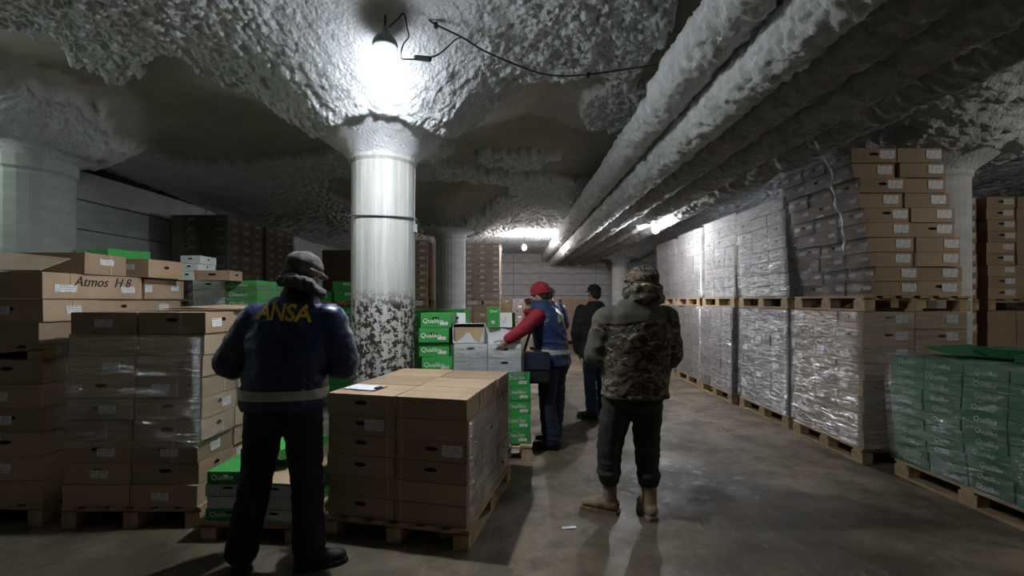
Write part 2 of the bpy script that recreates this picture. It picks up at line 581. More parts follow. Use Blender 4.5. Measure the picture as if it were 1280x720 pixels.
gx = axis([(XL - .1, -4.4, .07), (-4.4, 1.9, .0138), (1.9, 5.2, .035), (5.2, XR + .1, .08)])
gy = axis([(YB - .1, 1.6, .25), (1.6, 2.8, .05), (2.8, 4.9, .0128), (4.9, 6.5, .02), (6.5, 9.5, .033), (9.5, YF + .1, .05)])
GX, GY = np.meshgrid(gx, gy)
x = GX.ravel(); y = GY.ravel()
top = CEIL - 0.28 * sstep(5.5, 11.0, y)
z = top.copy()
capm = np.zeros(x.shape)
for cx, cy in COLUMNS:          # mushroom heads: broad flare with a short steep neck
    d = np.maximum(np.hypot(x - cx, y - cy) - 0.30, 0)
    z = np.minimum(z, top - (top - 2.87) * (0.85 * np.exp(-(d / 0.72) ** 2) + 0.15 * np.exp(-d / 0.06)))
    capm = np.maximum(capm, 1 - sstep(0.24, 0.36, d + 0.10 * (vn2(x * 6, y * 6, 21) - .5)))
z = z + 0.06 * (vn2(x * 0.45, y * 0.45, 1) - 0.5) + 0.03 * (vn2(x * 1.3, y * 1.3, 2) - 0.5)
bare = np.full(x.shape, -9.0)
wob = 0.22 * (vn2(x * 5, y * 5, 3) - 0.5) + 0.12 * (vn2(x * 14, y * 14, 4) - 0.5)
for poly in BARE:
    bare = np.maximum(bare, poly_sd(x, y, poly))
for (ix, iy), rx, ry in ICE_ISLANDS:
    bare = np.minimum(bare, (np.sqrt(((x - ix) / rx) ** 2 + ((y - iy) / ry) ** 2) - 1) * min(rx, ry))
m = 1 - sstep(-0.03, 0.05, bare + wob)
far = sstep(5.5, 8.0, y)
wx = x + 0.05 * (vn2(x * 19, y * 19, 6) - .5); wy = y + 0.05 * (vn2(x * 19, y * 19, 7) - .5)
pop1 = np.clip(1.0 - wor2(wx / 0.042, wy / 0.042, 1), 0, 1)
pop2 = np.clip(1.0 - wor2(wx / 0.11, wy / 0.11, 2), 0, 1)
pop3 = vn2(wx / 0.024, wy / 0.024, 8) * vn2(x / .07, y / .07, 11) * 2
lampd = np.hypot(x - LAMPS['near'][0][0], y - LAMPS['near'][0][1])
amp = (0.2 + 0.8 * sstep(0.25, 1.15, lampd)) * (1 - 0.93 * capm) * (0.55 + 0.9 * vn2(x * 1.1, y * 1.1, 9))
rightside = sstep(-0.2, 0.6, x) * (1 - far)
frost = (1 - far) * (0.032 * pop1 * (.4 + 1.2 * vn2(x / .09, y / .09, 13)) + 0.018 * pop2 + 0.018 * pop3) + far * (0.05 * pop2)
frost = frost * (1.4 + 0.6 * rightside)
thick = 0.03 + 0.03 * vn2(x * 2.2, y * 2.2, 10)
edge = np.exp(-((bare + wob) / 0.06) ** 2) * m * 0.02
z -= m * (thick * (1 - capm) + amp * frost) + edge
z -= (1 - m) * 0.006 * vn2(x * 9, y * 9, 12)
thin = sstep(0.40, 0.75, vn2(x * 1.7, y * 1.7, 14) * 0.45 + vn2(x * 9, y * 9, 15) * 0.25 + vn2(x * 37, y * 37, 16) * 0.3)
melt = np.exp(-(((x + 0.92) / 0.19) ** 2 + ((y - 3.27) / 0.10) ** 2) ** 2)
fm = np.maximum(m, 0.22 * thin * (1 - m)) * (1 - 0.85 * melt)
me = grid_mesh('ceiling', np.stack([x, y, z], 1), len(gx), len(gy), 'ceiling', flip=True)
at = me.attributes.new('frost', 'FLOAT', 'POINT')
at.data.foreach_set('value', fm.astype(np.float32))
ce = struct(obj('ceiling', me))
ce['label'] = 'concrete ceiling crusted with thick frost, bare in patches'
CZ = z.reshape(len(gy), len(gx))


def ceil_z(px, py):
    i = int(np.clip(np.searchsorted(gx, px), 1, len(gx) - 1)); j = int(np.clip(np.searchsorted(gy, py), 1, len(gy) - 1))
    return float(CZ[j, i])


def planked_wall(name, origin, du, n_u, len_u, rows, row_h, mat, thick_n, label):
    """wall slab with horizontal precast planks standing a little proud of it, each its own piece"""
    o = Vector(origin); du = Vector(du); nrm = Vector(thick_n)
    b = MB()
    end = o + du * (n_u * len_u)
    xs = sorted((o.x, end.x)); ys = sorted((o.y, end.y))
    if abs(nrm.x) > .5:
        b.box(o.x - nrm.x * .2 if nrm.x > 0 else o.x, o.x if nrm.x > 0 else o.x - nrm.x * .2, ys[0], ys[1], -.1, 3.6)
    else:
        b.box(xs[0], xs[1], o.y - nrm.y * .2 if nrm.y > 0 else o.y, o.y if nrm.y > 0 else o.y - nrm.y * .2, -.1, 3.6)
    w = struct(b.build(name, 'slot_dark'))
    w['label'] = label
    pm = MB()
    L = len_u - .012; H = row_h - .016; T = .03
    if abs(nrm.x) > .5:
        pm.box(-T / 2, T / 2, -L / 2, L / 2, 0, H)
    else:
        pm.box(-L / 2, L / 2, -T / 2, T / 2, 0, H)
    me = pm.mesh('plank', mat)
    for r in range(rows):
        for k in range(n_u):
            off = (len_u * .5 if r % 2 else 0)
            c = o + du * (len_u * (k + .5)) + nrm * (T / 2 + RND.uniform(-.008, .012))
            p = obj('plank', me, w, (c.x, c.y, r * row_h + .005))
    return w


planked_wall('wall_far', (XL, YF, 0), (1, 0, 0), 5, (XR - XL) / 5, 8, .43, 'whitewash', (0, -1, 0), 'whitewashed plank wall at the far end')
planked_wall('wall_left', (XL, YB, 0), (0, 1, 0), 6, (YF - YB) / 6, 8, .43, 'old_wall', (1, 0, 0), 'grey plank wall along the left side')
b = MB(); b.box(XR, XR + .2, YB, YF, -.1, 3.6); w = struct(b.build('wall_right', 'dark_wall')); w['label'] = 'dark wall beyond the right hand stacks'
b = MB(); b.box(XL, XR, YB - .2, YB, -.1, 3.6); w = struct(b.build('wall_back', 'dark_wall')); w['label'] = 'wall behind the photographer'


def column(cx, cy, label, mat, r=.30, ring=False):
    t = thing('concrete_column', label, 'column', (cx, cy, 0))
    n = 14
    prof = [(r, 0), (r, 1.0), (r, 2.0), (r * .99, 2.84), (r * 1.05, 2.87), (r * 1.05, 2.99)]
    b = MB(); b.lathe(prof, n * 2)
    # board marks of the formwork: alternate facets stand 4 mm proud
    vv = []
    for i, (px, py, pz) in enumerate(b.v):
        k = (i % (n * 2)) // 2
        s = 1.0 + (0.014 if k % 2 else 0.0)
        vv.append((px * s, py * s, pz))
    b.v = vv
    b.build('shaft', mat, t)
    if ring:
        b = MB()
        pts = [((r + .012) * math.cos(a), (r + .012) * math.sin(a), 2.33 + .012 * math.sin(a * 2 + 1)) for a in np.linspace(0, 2 * PI, 41)]
        b.tube(pts, .008, 6)
        o = b.build('wire_band', 'steel_grey', t, True)
        o['label'] = 'twisted wire band round the shaft'
        b = MB()
        b.tube([(r + .01, -.05, 2.20), (r + .012, -.05, 2.5), (r + .02, -.06, 2.8)], .006, 6)
        b.box(r + .0, r + .035, -.075, -.03, 2.2, 2.28)
        b.build('conduit', 'steel_grey', t)
    return t


column(*COLUMNS[0], 'round white column with dark peeling lower half, centre of the hall', 'peeling', .30, True)
column(*COLUMNS[1], 'far round column beside the dark stack behind the centre one', 'whitewash', .32)
column(*COLUMNS[2], 'white column half hidden behind the leaning brown carton stack', 'whitewash', .30)
column(*COLUMNS[3], 'distant white column near the far wall, behind the black capped man', 'whitewash', .30)
column(*COLUMNS[4], 'thick pale column at the left edge behind the cartons', 'old_wall', .40)

# ------------------------------------------------------------------ frosted refrigeration pipes
def pipe(px, pz, r, seed, mat, amp, label, y0=-3.0, y1=17.97, step_at=None, r2=None, drop=0.0):
    ys = axis([(y0, 1.6, .12), (1.6, 5.0, .014), (5.0, 9.0, .035), (9.0, y1, .08)])
    seg = 64
    th = np.arange(seg) / seg * 2 * PI
    TH, YY = np.meshgrid(th, ys)
    t = TH.ravel(); yy = YY.ravel()
    rr = np.full(t.shape, r)
    if step_at:
        s = sstep(step_at - .06, step_at + .06, yy)
        rr = r * (1 - s) + r2 * s
    # periodic noise round the pipe: sample on the cylinder
    q = np.stack([np.cos(t) * r, np.sin(t) * r, yy], 1)
    n1 = vn3(q * 22, seed); n2 = 1 - np.abs(vn3(q * 48, seed + 3) * 2 - 1) + .6 * vn3(q * 85, seed + 4); n3 = vn3(q * 7, seed + 5)
    under = np.clip(-np.sin(t) * 0.8 + 0.2, 0, 1)
    teeth = sstep(.55, .8, vn3(np.stack([np.cos(t) * 2, np.sin(t) * 2, yy * 16], 1), seed + 7)) * np.exp(-((np.sin(t) + .8) / .25) ** 2)
    rr = rr + amp * .8 * (n1 - .5) + amp * .55 * (n2 - .8) + .022 * (n3 - .5) + teeth * .018
    cz = pz - drop * sstep((step_at or 99) - .1, (step_at or 99) + .1, yy)
    P = np.stack([px + rr * np.cos(t), yy, cz + rr * np.sin(t)], 1)
    nv = len(ys)
    idx = np.arange(seg * nv).reshape(nv, seg)
    nx = np.roll(idx, -1, axis=1)
    F = np.stack([idx[:-1], idx[1:], nx[1:], nx[:-1]], -1).reshape(-1, 4)
    me = bpy.data.meshes.new('frosted_pipe')
    me.from_pydata(P.tolist(), [], F.tolist() + [list(range(seg)), list(range((nv - 1) * seg, nv * seg))[::-1]])
    me.polygons.foreach_set('use_smooth', [True] * len(me.polygons))
    me.materials.append(M[mat])
    o = obj('frosted_pipe', me)
    tag(o, label, 'pipe', 'refrigeration pipes under the ceiling')
    return o


pipe(1.26, 3.22, .165, 1, 'pipe_frost', .042, 'white frosted pipe nearest the cable, leftmost of the five ceiling pipes', step_at=3.75, r2=.145, drop=.03)
pipe(1.56, 3.02, .160, 2, 'pipe_frost', .050, 'thickly frosted pipe, second from the left of the five ceiling pipes')
pipe(1.94, 3.06, .186, 3, 'pipe_grey', .024, 'dark grey pipe in the middle of the five ceiling pipes')
pipe(2.37, 3.06, .186, 4, 'pipe_grey', .024, 'dark grey pipe, fourth from the left of the five ceiling pipes')
pipe(2.80, 3.08, .186, 5, 'pipe_grey', .028, 'dark grey pipe nearest the right hand stacks, rightmost of five')

# ------------------------------------------------------------------ lamps
def jar_lamp(key, label):
    (lx, ly, lz), tip, side, tint = LAMPS[key]
    t = thing('ceiling_lamp', label, 'lamp', (lx, ly, lz))
    b = MB()
    prof = [(.001, -.115), (.022, -.112), (.040, -.098), (.050, -.075), (.054, -.045), (.055, -.01), (.054, .03), (.050, .05)]
    b.lathe(prof, 24)
    o = b.build('lamp_glass', bulb_mat('bulb_' + key, tip, side, tint, -.113, -.099), t, True)
    b = MB()
    b.lathe([(.052, .03), (.074, .028), (.078, .05), (.070, .075), (.050, .100), (.028, .115), (.016, .135), (.012, .165)], 24)
    b.build('lamp_cap', 'steel_grey', t, True)
    for s in (-1, 1):
        b = MB(); b.box(s * .072 - .004, s * .072 + .004, -.008, .008, .0, .045); b.build('clip', 'steel_grey', t)
    cz = (ceil_z(lx, ly) - lz) / 1.15
    b = MB(); b.tube([(0, 0, .16), (.003, 0, max(cz + .03, .19))], .007, 8); b.build('hanger_rod', 'wire_dark', t)
    t.scale = (1.15, 1.15, 1.15)
    return t


def bulb_lamp(key, label):
    (lx, ly, lz), tip, side, tint = LAMPS[key]
    t = thing('ceiling_lamp', label, 'lamp', (lx, ly, lz))
    b = MB(); b.lathe([(.001, -.085), (.03, -.08), (.052, -.055), (.060, -.02), (.052, .012), (.034, .042), (.024, .06)], 20)
    b.build('lamp_glass', bulb_mat('bulb_' + key, tip, side, tint, -.05, .0), t, True)
    b = MB(); b.lathe([(.026, .056), (.030, .06), (.030, .11), (.018, .13)], 16); b.build('lamp_socket', 'wire_dark', t, True)
    cz = ceil_z(lx, ly) - lz
    b = MB(); b.tube([(0, 0, .125), (.01, .01, (cz + .12) / 2), (0, 0, cz + .04)], .006, 6); b.build('lamp_cord', 'wire_dark', t)
    return t


jar_lamp('near', 'lit jar lamp with grey cap hanging from the frosted ceiling in the foreground')
bulb_lamp('mid', 'lit bare bulb beside the ceiling pipes above the right hand stacks')
bulb_lamp('far', 'lit bare bulb in the distance left of the ceiling pipes')
bulb_lamp('left', 'added unseen fill bulb beyond the left edge of the view')
bulb_lamp('right', 'added unseen fill bulb beyond the right edge of the view')

# cable slung along the ceiling from the lamp to the pipes
CB = Vector((-0.90, 3.29, 3.45))
t = thing('lamp_cable', 'thin black cable slung along the frosted ceiling from lamp to pipes', 'cable', CB)


def cab(pts, r, name='cable_run'):
    P = [Vector(p) - CB for p in pts]
    Q = []
    for i in range(len(P) - 1):
        for k in range(6):
            u = k / 6
            p0 = P[max(i - 1, 0)]; p1 = P[i]; p2 = P[i + 1]; p3 = P[min(i + 2, len(P) - 1)]
            Q.append(.5 * ((2 * p1) + (-p0 + p2) * u + (2 * p0 - 5 * p1 + 4 * p2 - p3) * u * u + (-p0 + 3 * p1 - 3 * p2 + p3) * u ** 3))
    Q.append(P[-1])
    b = MB(); b.tube(Q, r, 6)
    return b.build(name, 'wire_dark', t, True)


cab([(-0.874, 3.29, 3.484), (-0.809, 3.28, 3.535), (-0.761, 3.27, 3.568), (-0.741, 3.28, 3.473), (-0.732, 3.29, 3.416), (-0.774, 3.3, 3.365), (-0.796, 3.32, 3.284), (-0.737, 3.34, 3.283), (-0.701, 3.36, 3.294)], .0055)
cab([(-0.604, 3.4, 3.326), (-0.542, 3.42, 3.36), (-0.477, 3.46, 3.441), (-0.422, 3.5, 3.517), (-0.371, 3.47, 3.512)], .0055)
cab([(-0.602, 3.36, 3.578), (-0.554, 3.38, 3.555), (-0.371, 3.47, 3.512), (-0.22, 3.60, 3.485), (0.0, 3.75, 3.464), (0.238, 3.92, 3.465), (0.445, 3.97, 3.466), (0.65, 3.97, 3.48), (0.961, 3.98, 3.526), (1.304, 3.82, 3.506)], .0070)
q = Vector((-0.653, 3.38, 3.31)) - CB
b = MB(); b.capsule(q + Vector((-.045, -.01, 0)), q + Vector((.045, .01, 0)), .019, .021, 8)
b.build('cable_joint', 'rubber_black', t)
for p in ((-0.554, 3.38, 3.555), (0.65, 3.97, 3.48)):
    q = Vector(p) - CB
    b = MB(); b.box(q.x - .013, q.x + .013, q.y - .013, q.y + .013, q.z - .024, q.z + .014)
    b.build('cable_clip', 'rubber_black', t)

# ------------------------------------------------------------------ pallets
_cache = {}


def cached(key, fn):
    if key not in _cache:
        _cache[key] = fn()
    return _cache[key]


def box_mesh(name, w, d, h, mat):
    def mk():
        b = MB(); b.box(-w / 2, w / 2, -d / 2, d / 2, 0, h); return b.mesh(name, mat)
    return cached((name, round(w, 4), round(d, 4), round(h, 4), mat), mk)


def pallet(cx, cy, w, d, rz, label, z=0.0, h=.144, group=None, n_top=6):
    """w along local x, d along local y (long way); boards each their own piece"""
    t = thing('wooden_pallet', label, 'pallet', (cx, cy, z), rz, group)
    tb = .020; bh = h - 3 * tb
    bw = .10
    for sx in (-1, 0, 1):
        X = sx * (w / 2 - bw / 2)
        obj('bottom_board', box_mesh('bottom_board', bw, d, tb, 'pallet_wood'), t, (X, 0, 0))
        for sy in (-1, 0, 1):
            Y = sy * (d / 2 - .07)
            obj('block', box_mesh('block', bw, .14, bh, 'pallet_wood'), t, (X, Y, tb))
    for sy in (-1, 0, 1):
        obj('stringer_board', box_mesh('stringer_board', w, .10, tb, 'pallet_wood'), t, (0, sy * (d / 2 - .07), tb + bh))
    tw = .115
    for k in range(n_top):
        X = -w / 2 + tw / 2 + (w - tw) * k / (n_top - 1)
        obj('top_board', box_mesh('top_board', tw, d, tb, 'pallet_wood'), t, (X, 0, 2 * tb + bh))
    return t


# ------------------------------------------------------------------ cartons
def slot_face0(b, c, u, v, hw, hh, cz, mi, sm, depth=.010, sw=.042, sh=.0135):
    """rectangular face centre c, half axes u*hw, v*hh, with an oval hand hole recessed into it"""
    c = Vector(c); u = Vector(u); v = Vector(v); n = u.cross(v)
    outer = [c - u * hw - v * hh, c + u * hw - v * hh, c + u * hw + v * hh, c - u * hw + v * hh]
    s0 = c + v * cz
    sl = []
    for k in range(8):
        a = PI / 8 + k * PI / 4 + PI
        sl.append(s0 + u * (sw * math.copysign(min(1, abs(math.cos(a)) * 1.08), math.cos(a))) + v * (sh * math.sin(a) * 1.08))
    inn = [p - n * depth for p in sl]
    V = outer + sl + inn
    F = []
    # slot verts index 4..11 start lower-left going ccw: angles 202,247,292,337,22,67,112,157
    F += [(0, 1, 6, 5), (1, 7, 6), (1, 2, 8, 7), (2, 9, 8), (2, 3, 10, 9), (3, 11, 10), (3, 0, 4, 11), (0, 5, 4)]
    b.add(V, F, mi)
    b.add(V, [(4 + k, 4 + (k + 1) % 8, 12 + (k + 1) % 8, 12 + k) for k in range(8)] + [tuple(range(12, 20))], sm)


def carton_mesh(kind, w, d, h, var=0):
    """kind: brown / grey / white / green (one colour) or duo (white ends with hand hole on +-y, green sides)"""
    def mk():
        rr = random.Random(hash((kind, var, round(w, 3))) & 0xffff)
        b = MB()
        mats = {'brown': ['brown_card', 'slot_dark', 'brown_card'], 'grey': ['grey_card', 'slot_dark', 'grey_card'], 'white': ['white_card', 'slot_dark', 'white_card'],
                'green': ['green_card', 'slot_dark', 'green_card'], 'duo': ['green_card', 'slot_dark', 'white_card'], 'dgreen': ['shaded_green_card', 'slot_dark', 'shaded_green_card']}[kind]
        zc = h * .08 + (.004 * var)
        noslot = var in (1, 3)
        hw, hd, hh = w / 2, d / 2, h / 2
        cz = Vector((0, 0, hh))
        sw = min(.042, w * .12); sh = min(.0135, h * .1)
        def slot_face(b, c, u, v, hw_, hh_, z_, mi, sm, **kw):
            if noslot:
                c = Vector(c); u = Vector(u) * hw_; v = Vector(v) * hh_
                b.add([c - u - v, c + u - v, c + u + v, c - u + v], [(0, 1, 2, 3)], mi)
            else:
                slot_face0(b, c, u, v, hw_, hh_, z_, mi, sm, **kw)
        slot_face(b, cz + Vector((0, -hd, 0)), (1, 0, 0), (0, 0, 1), hw, hh, zc, 2, 1, sw=sw, sh=sh)
        slot_face(b, cz + Vector((0, hd, 0)), (-1, 0, 0), (0, 0, 1), hw, hh, zc, 2, 1, sw=sw, sh=sh)
        if kind in ('brown', 'grey', 'white'):
            slot_face(b, cz + Vector((hw, 0, 0)), (0, 1, 0), (0, 0, 1), hd, hh, zc, 0, 1, sw=sw * .7, sh=sh)
            slot_face(b, cz + Vector((-hw, 0, 0)), (0, -1, 0), (0, 0, 1), hd, hh, zc, 0, 1, sw=sw * .7, sh=sh)
        else:
            V = [(hw, -hd, 0), (hw, hd, 0), (hw, hd, h), (hw, -hd, h), (-hw, -hd, 0), (-hw, hd, 0), (-hw, hd, h), (-hw, -hd, h)]
            b.add(V, [(0, 1, 2, 3), (5, 4, 7, 6)], 0)
        # top: two lid flaps meeting in a shallow groove
        g = .003
        V = [(-hw, -hd, h), (hw, -hd, h), (hw, -g, h), (-hw, -g, h), (-hw, g, h), (hw, g, h), (hw, hd, h), (-hw, hd, h), (-hw, 0, h - .006), (hw, 0, h - .006)]
        b.add(V, [(0, 1, 2, 3), (4, 5, 6, 7), (3, 2, 9, 8), (8, 9, 5, 4)], 0)
        b.add([(-hw, -hd, 0), (hw, -hd, 0), (hw, hd, 0), (-hw, hd, 0)], [(3, 2, 1, 0)], 0)
        # worn corners: shift the corner columns a few millimetres
        J = {}
        out = []
        for p in b.v:
            if abs(abs(p[0]) - hw) < 1e-6 and abs(abs(p[1]) - hd) < 1e-6:
                k = (p[0] > 0, p[1] > 0, p[2] > hh)
                if k not in J:
                    J[k] = (rr.uniform(-.004, .0), rr.uniform(-.004, .0), rr.uniform(-.004, 0) if p[2] > hh else 0)
                j = J[k]
                out.append((p[0] + math.copysign(1, p[0]) * j[0], p[1] + math.copysign(1, p[1]) * j[1], p[2] + j[2]))
            else:
                out.append(p)
        b.v = out
        me = b.mesh(kind + '_carton', mats)
        bm = bmesh.new(); bm.from_mesh(me); bmesh.ops.remove_doubles(bm, verts=bm.verts, dist=1e-5); bm.to_mesh(me); bm.free()
        return me
    return cached(('carton', kind, round(w, 3), round(d, 3), round(h, 3), var), mk)


def label_mesh(w, h, face):
    def mk():
        b = MB()
        if face == 'y':
            b.box(-w / 2, w / 2, -.0012, .0008, -h / 2, h / 2)
        else:
            b.box(-.0012, .0012, -w / 2, w / 2, -h / 2, h / 2)
        return b.mesh('label', 'label_print')
    return cached(('label', round(w, 3), round(h, 3), face), mk)


def tape_mesh(w, h, face):
    def mk():
        b = MB()
        if face == 'y':
            b.box(-w / 2, w / 2, -.0008, .0004, 0, h)
        else:
            b.box(-.0008, .0008, -w / 2, w / 2, 0, h)
        return b.mesh('tape', 'tape')
    return cached(('tape', round(w, 3), round(h, 3), face), mk)


def text_mesh(body, size, mat, extrude=.0012, shear=0.0, bold=0.0):
    def mk():
        cu = bpy.data.curves.new('lettering', 'FONT')
        cu.body = body; cu.size = size; cu.extrude = extrude; cu.shear = shear
        cu.align_x = 'CENTER'; cu.align_y = 'CENTER'; cu.resolution_u = 3
        cu.offset = bold
        o = bpy.data.objects.new('tmp_text', cu); C.objects.link(o)
        dg = bpy.context.evaluated_depsgraph_get()
        me = bpy.data.meshes.new_from_object(o.evaluated_get(dg))
        bpy.data.objects.remove(o)
        # lay it upright facing -y
        me.transform(Matrix.Rotation(PI / 2, 4, 'X'))
        me.materials.clear(); me.materials.append(M[mat])
        return me
    return cached(('text', body, size, mat, shear, bold), mk)


def text_mesh_x(body, size, mat, side, **kw):
    def mk():
        me = text_mesh(body, size, mat, **kw).copy()
        me.transform(Matrix.Rotation(PI / 2 * side, 4, 'Z'))
        return me
    return cached(('textx', body, size, mat, side, tuple(kw.items())), mk)


NAMES = {'brown': 'cardboard_carton', 'grey': 'wrapped_carton', 'white': 'white_carton', 'green': 'green_carton', 'duo': 'green_and_white_carton', 'dgreen': 'green_carton'}


def carton(kind, w, d, h, loc, rz, label, group=None, parts=(), slot=None):
    o = obj(NAMES[kind], carton_mesh(kind, w, d, h, RND.randrange(4) if slot is None else slot), None, loc, rz)
    tag(o, label, 'box', group)
    for p in parts:
        k = p[0]
        if k == 'label':            # ('label', face, along, z, w, h)
            _, face, s, zz, lw, lh = p
            if face in ('-y', '+y'):
                obj('label', label_mesh(lw, lh, 'y'), o, (s, (-d / 2 - .001) * (1 if face == '-y' else -1), zz))
            else:
                obj('label', label_mesh(lw, lh, 'x'), o, ((w / 2 + .001) * (1 if face == '+x' else -1), s, zz))
        elif k == 'tape':
            _, face, s = p
            if face == '-y':
                obj('tape', tape_mesh(.014, h * .98, 'y'), o, (s, -d / 2 - .0006, .001))
            else:
                obj('tape', tape_mesh(.014, h * .98, 'x'), o, ((w / 2 + .0006) * (1 if face == '+x' else -1), s, .001))
        elif k == 'faded':
            obj('lettering', text_mesh_x(p[2], p[3], 'print_faded', -1, shear=.15), o, (-w / 2 - .001, p[4], p[5]))
        elif k == 'text':           # ('text', face, body, size, s, z)
            _, face, body, size, s, zz = p
            if face == '-y':
                obj('lettering', text_mesh(body, size, 'print_white', shear=.15), o, (s, -d / 2 - .001, zz))
            elif face == '-x':
                obj('lettering', text_mesh_x(body, size, 'print_white', -1, shear=.15), o, (-w / 2 - .001, s, zz))
            elif face == '+x':
                obj('lettering', text_mesh_x(body, size, 'print_white', 1, shear=.15), o, (w / 2 + .001, s, zz))
    return o


ORD = ['bottom', 'second', 'third', 'fourth', 'fifth', 'sixth', 'seventh', 'eighth', 'ninth', 'tenth', 'eleventh', 'twelfth', 'thirteenth', 'fourteenth', 'fifteenth', 'sixteenth']
COLW = {1: [''], 2: ['left', 'right'], 3: ['left', 'middle', 'right'], 4: ['far left', 'left', 'right', 'far right']}
ROWW = {1: [''], 2: ['front', 'back'], 3: ['front', 'second row', 'back'], 4: ['front', 'second row', 'third row', 'back']}
KINDW = {'brown': 'brown carton', 'grey': 'grey-brown carton', 'white': 'white carton', 'green': 'green carton', 'duo': 'green and white carton', 'dgreen': 'shade-darkened green carton'}
STUFF = []


def stack(kind, cx, cy, rz, z0, nx, ny, nl, w, d, h, phrase, group, keep=None, lean=None, parts=None, jit=.006, gap=.003, single=None):
    """cartons set out nx by ny on nl layers about (cx, cy); every carton in view an object of its own, told apart by layer and place"""
    ca, sa = math.cos(rz), math.sin(rz)
    for k in range(nl):
        lx, ly = lean(k) if lean else (0, 0)
        for j in range(ny):
            for i in range(nx):
                if keep and not keep(i, j, k):
                    continue
                X = (i - (nx - 1) / 2) * (w + gap) + lx + RND.uniform(-jit, jit) * .5
                Y = (j - (ny - 1) / 2) * (d + gap) + ly + RND.uniform(-jit, jit) * .5
                kd = kind(i, j, k) if callable(kind) else kind
                P = (cx + X * ca - Y * sa, cy + X * sa + Y * ca, z0 + k * h + .001)
                rot = rz + RND.uniform(-.008, .008)
                if single and not single(i, j, k):
                    STUFF.append((P, rot, w - .003, d - .003, h - .002, kd))
                    continue
                pr = parts(i, j, k) if parts else ()
                place = (ROWW[ny][j] + ' ' + COLW[nx][i]).strip()
                lab = KINDW[kd] + ', ' + ('top' if k == nl - 1 else ORD[k]) + ' layer' + (', ' + place if place else '') + ', ' + phrase
                carton(kd, w - .003, d - .003, h - .002, P, rot, lab, group, pr)


def film(cx, cy, rz, hx, hy, z0, z1, label, mat='film', lean=None, sides='-x-y+x+y', top=0.0, seed=0, step=.05, group=None):
    """wrinkled stretch film pulled round a load: one sheet per wrapped side, joined round the corners"""
    off = .016
    ring = []
    loop = []
    n_x = max(2, int(2 * hx / step)); n_y = max(2, int(2 * hy / step))
    A = hx + off; B = hy + off
    side = {'-y': [(-A + 2 * A * i / n_x, -B) for i in range(n_x + 1)], '+x': [(A, -B + 2 * B * i / n_y) for i in range(n_y + 1)],
            '+y': [(A - 2 * A * i / n_x, B) for i in range(n_x + 1)], '-x': [(-A, B - 2 * B * i / n_y) for i in range(n_y + 1)]}
    nrm = {'-y': (0, -1), '+x': (1, 0), '+y': (0, 1), '-x': (-1, 0)}
    b = MB()
    nz = max(2, int((z1 - z0) / (step * .42)))
    for s in side:
        if s not in sides:
            continue
        pts = side[s]
        V = []; F = []
        L = len(pts)
        extra = [(z0 + (z1 - z0) * j / nz, 0.0) for j in range(nz + 1)]
        if top:
            extra += [(z1 + .004, top * .5), (z1 + .004, top)]
        Z = np.array([e_[0] for e_ in extra]); PX = np.array([p[0] for p in pts]); PY = np.array([p[1] for p in pts])
        QX = np.tile(PX, len(Z)); QY = np.tile(PY, len(Z)); QZ = np.repeat(Z, L)
        warp = .10 * vn3(np.stack([QX * 2.3 + seed, QY * 2.3, QZ * 2], 1), seed % 5)
        r1 = vn3(np.stack([QX * 2.6 + seed * 9.1, QY * 2.6, (QZ + warp) * 17], 1), seed % 7)
        r2 = vn3(np.stack([QX * 7 + seed * 3.1, QY * 7, (QZ + warp * 1.6) * 24], 1), seed % 7 + 1)
        E = (.012 * (1 - np.abs(2 * r1 - 1)) + .012 * r2 - .006).reshape(len(Z), L)
        E[:, 0] = 0; E[:, -1] = 0
        for zi, (zz, inward) in enumerate(extra):
            lx, ly = lean((zz - z0) / (z1 - z0)) if lean else (0, 0)
            for i, (px, py) in enumerate(pts):
                e = float(E[zi, i])
                V.append((px + nrm[s][0] * (e - inward) + lx, py + nrm[s][1] * (e - inward) + ly, zz))
        for j in range(len(extra) - 1):
            for i in range(L - 1):
                F.append((j * L + i, j * L + i + 1, (j + 1) * L + i + 1, (j + 1) * L + i))
        b.add(V, F)
    me = b.mesh('stretch_film', mat, True)
    bm = bmesh.new(); bm.from_mesh(me); bmesh.ops.remove_doubles(bm, verts=bm.verts, dist=1e-4); bm.to_mesh(me); bm.free()
    o = obj('stretch_film', me, None, (cx, cy, 0), rz)
    tag(o, label, 'plastic film', group)
    return o


# ---- the open pallet of brown cartons in the middle foreground
a0 = -math.atan2(.25, 1.14)
cx, cy = -.632 + .005, 3.545
pallet(cx, cy, 1.0, 1.2, a0, 'wooden pallet under the flat-topped brown cartons in the foreground', h=.13)


def p_main(i, j, k):
    pr = []
    if j == 0:
        if (i, k) in ((0, 4), (1, 3)):
            pr.append(('label', '-y', .09 if i == 0 else .14, .07, .14, .075))
        pr.append(('tape', '-y', -.2 if i == 1 else .19))
    if i == 1 and k in (0, 2, 5):
        pr.append(('tape', '+x', .1))
    return pr


stack('brown', cx, cy, a0, .13, 2, 3, 6, .485, .385, .134, 'flat-topped pallet stack in the foreground', 'cartons of the foreground pallet', parts=p_main, single=lambda i, j, k: j == 0 or i == 1 or k == 5, jit=.012)
film(cx, cy, a0, .49, .585, .19, .80, 'clear stretch film round the foreground carton pallet, shining on its right side', 'film_milky', sides='+x+y-x', seed=3)
# sheet of paper on a clipboard
t = thing('clipboard', 'clipboard with a white sheet lying on the foreground cartons', 'clipboard', (-1.02, 3.235, .937), a0 - .12)
b = MB(); b.box(-.13, .12, -.085, .085, 0, .004); b.build('board', 'steel_grey', t)
b = MB(); b.box(-.125, .105, -.08, .08, .0045, .006); b.build('paper_sheet', 'paper', t)
b = MB(); b.box(.09, .118, -.03, .03, .0065, .014); b.build('clip', 'wire_dark', t)

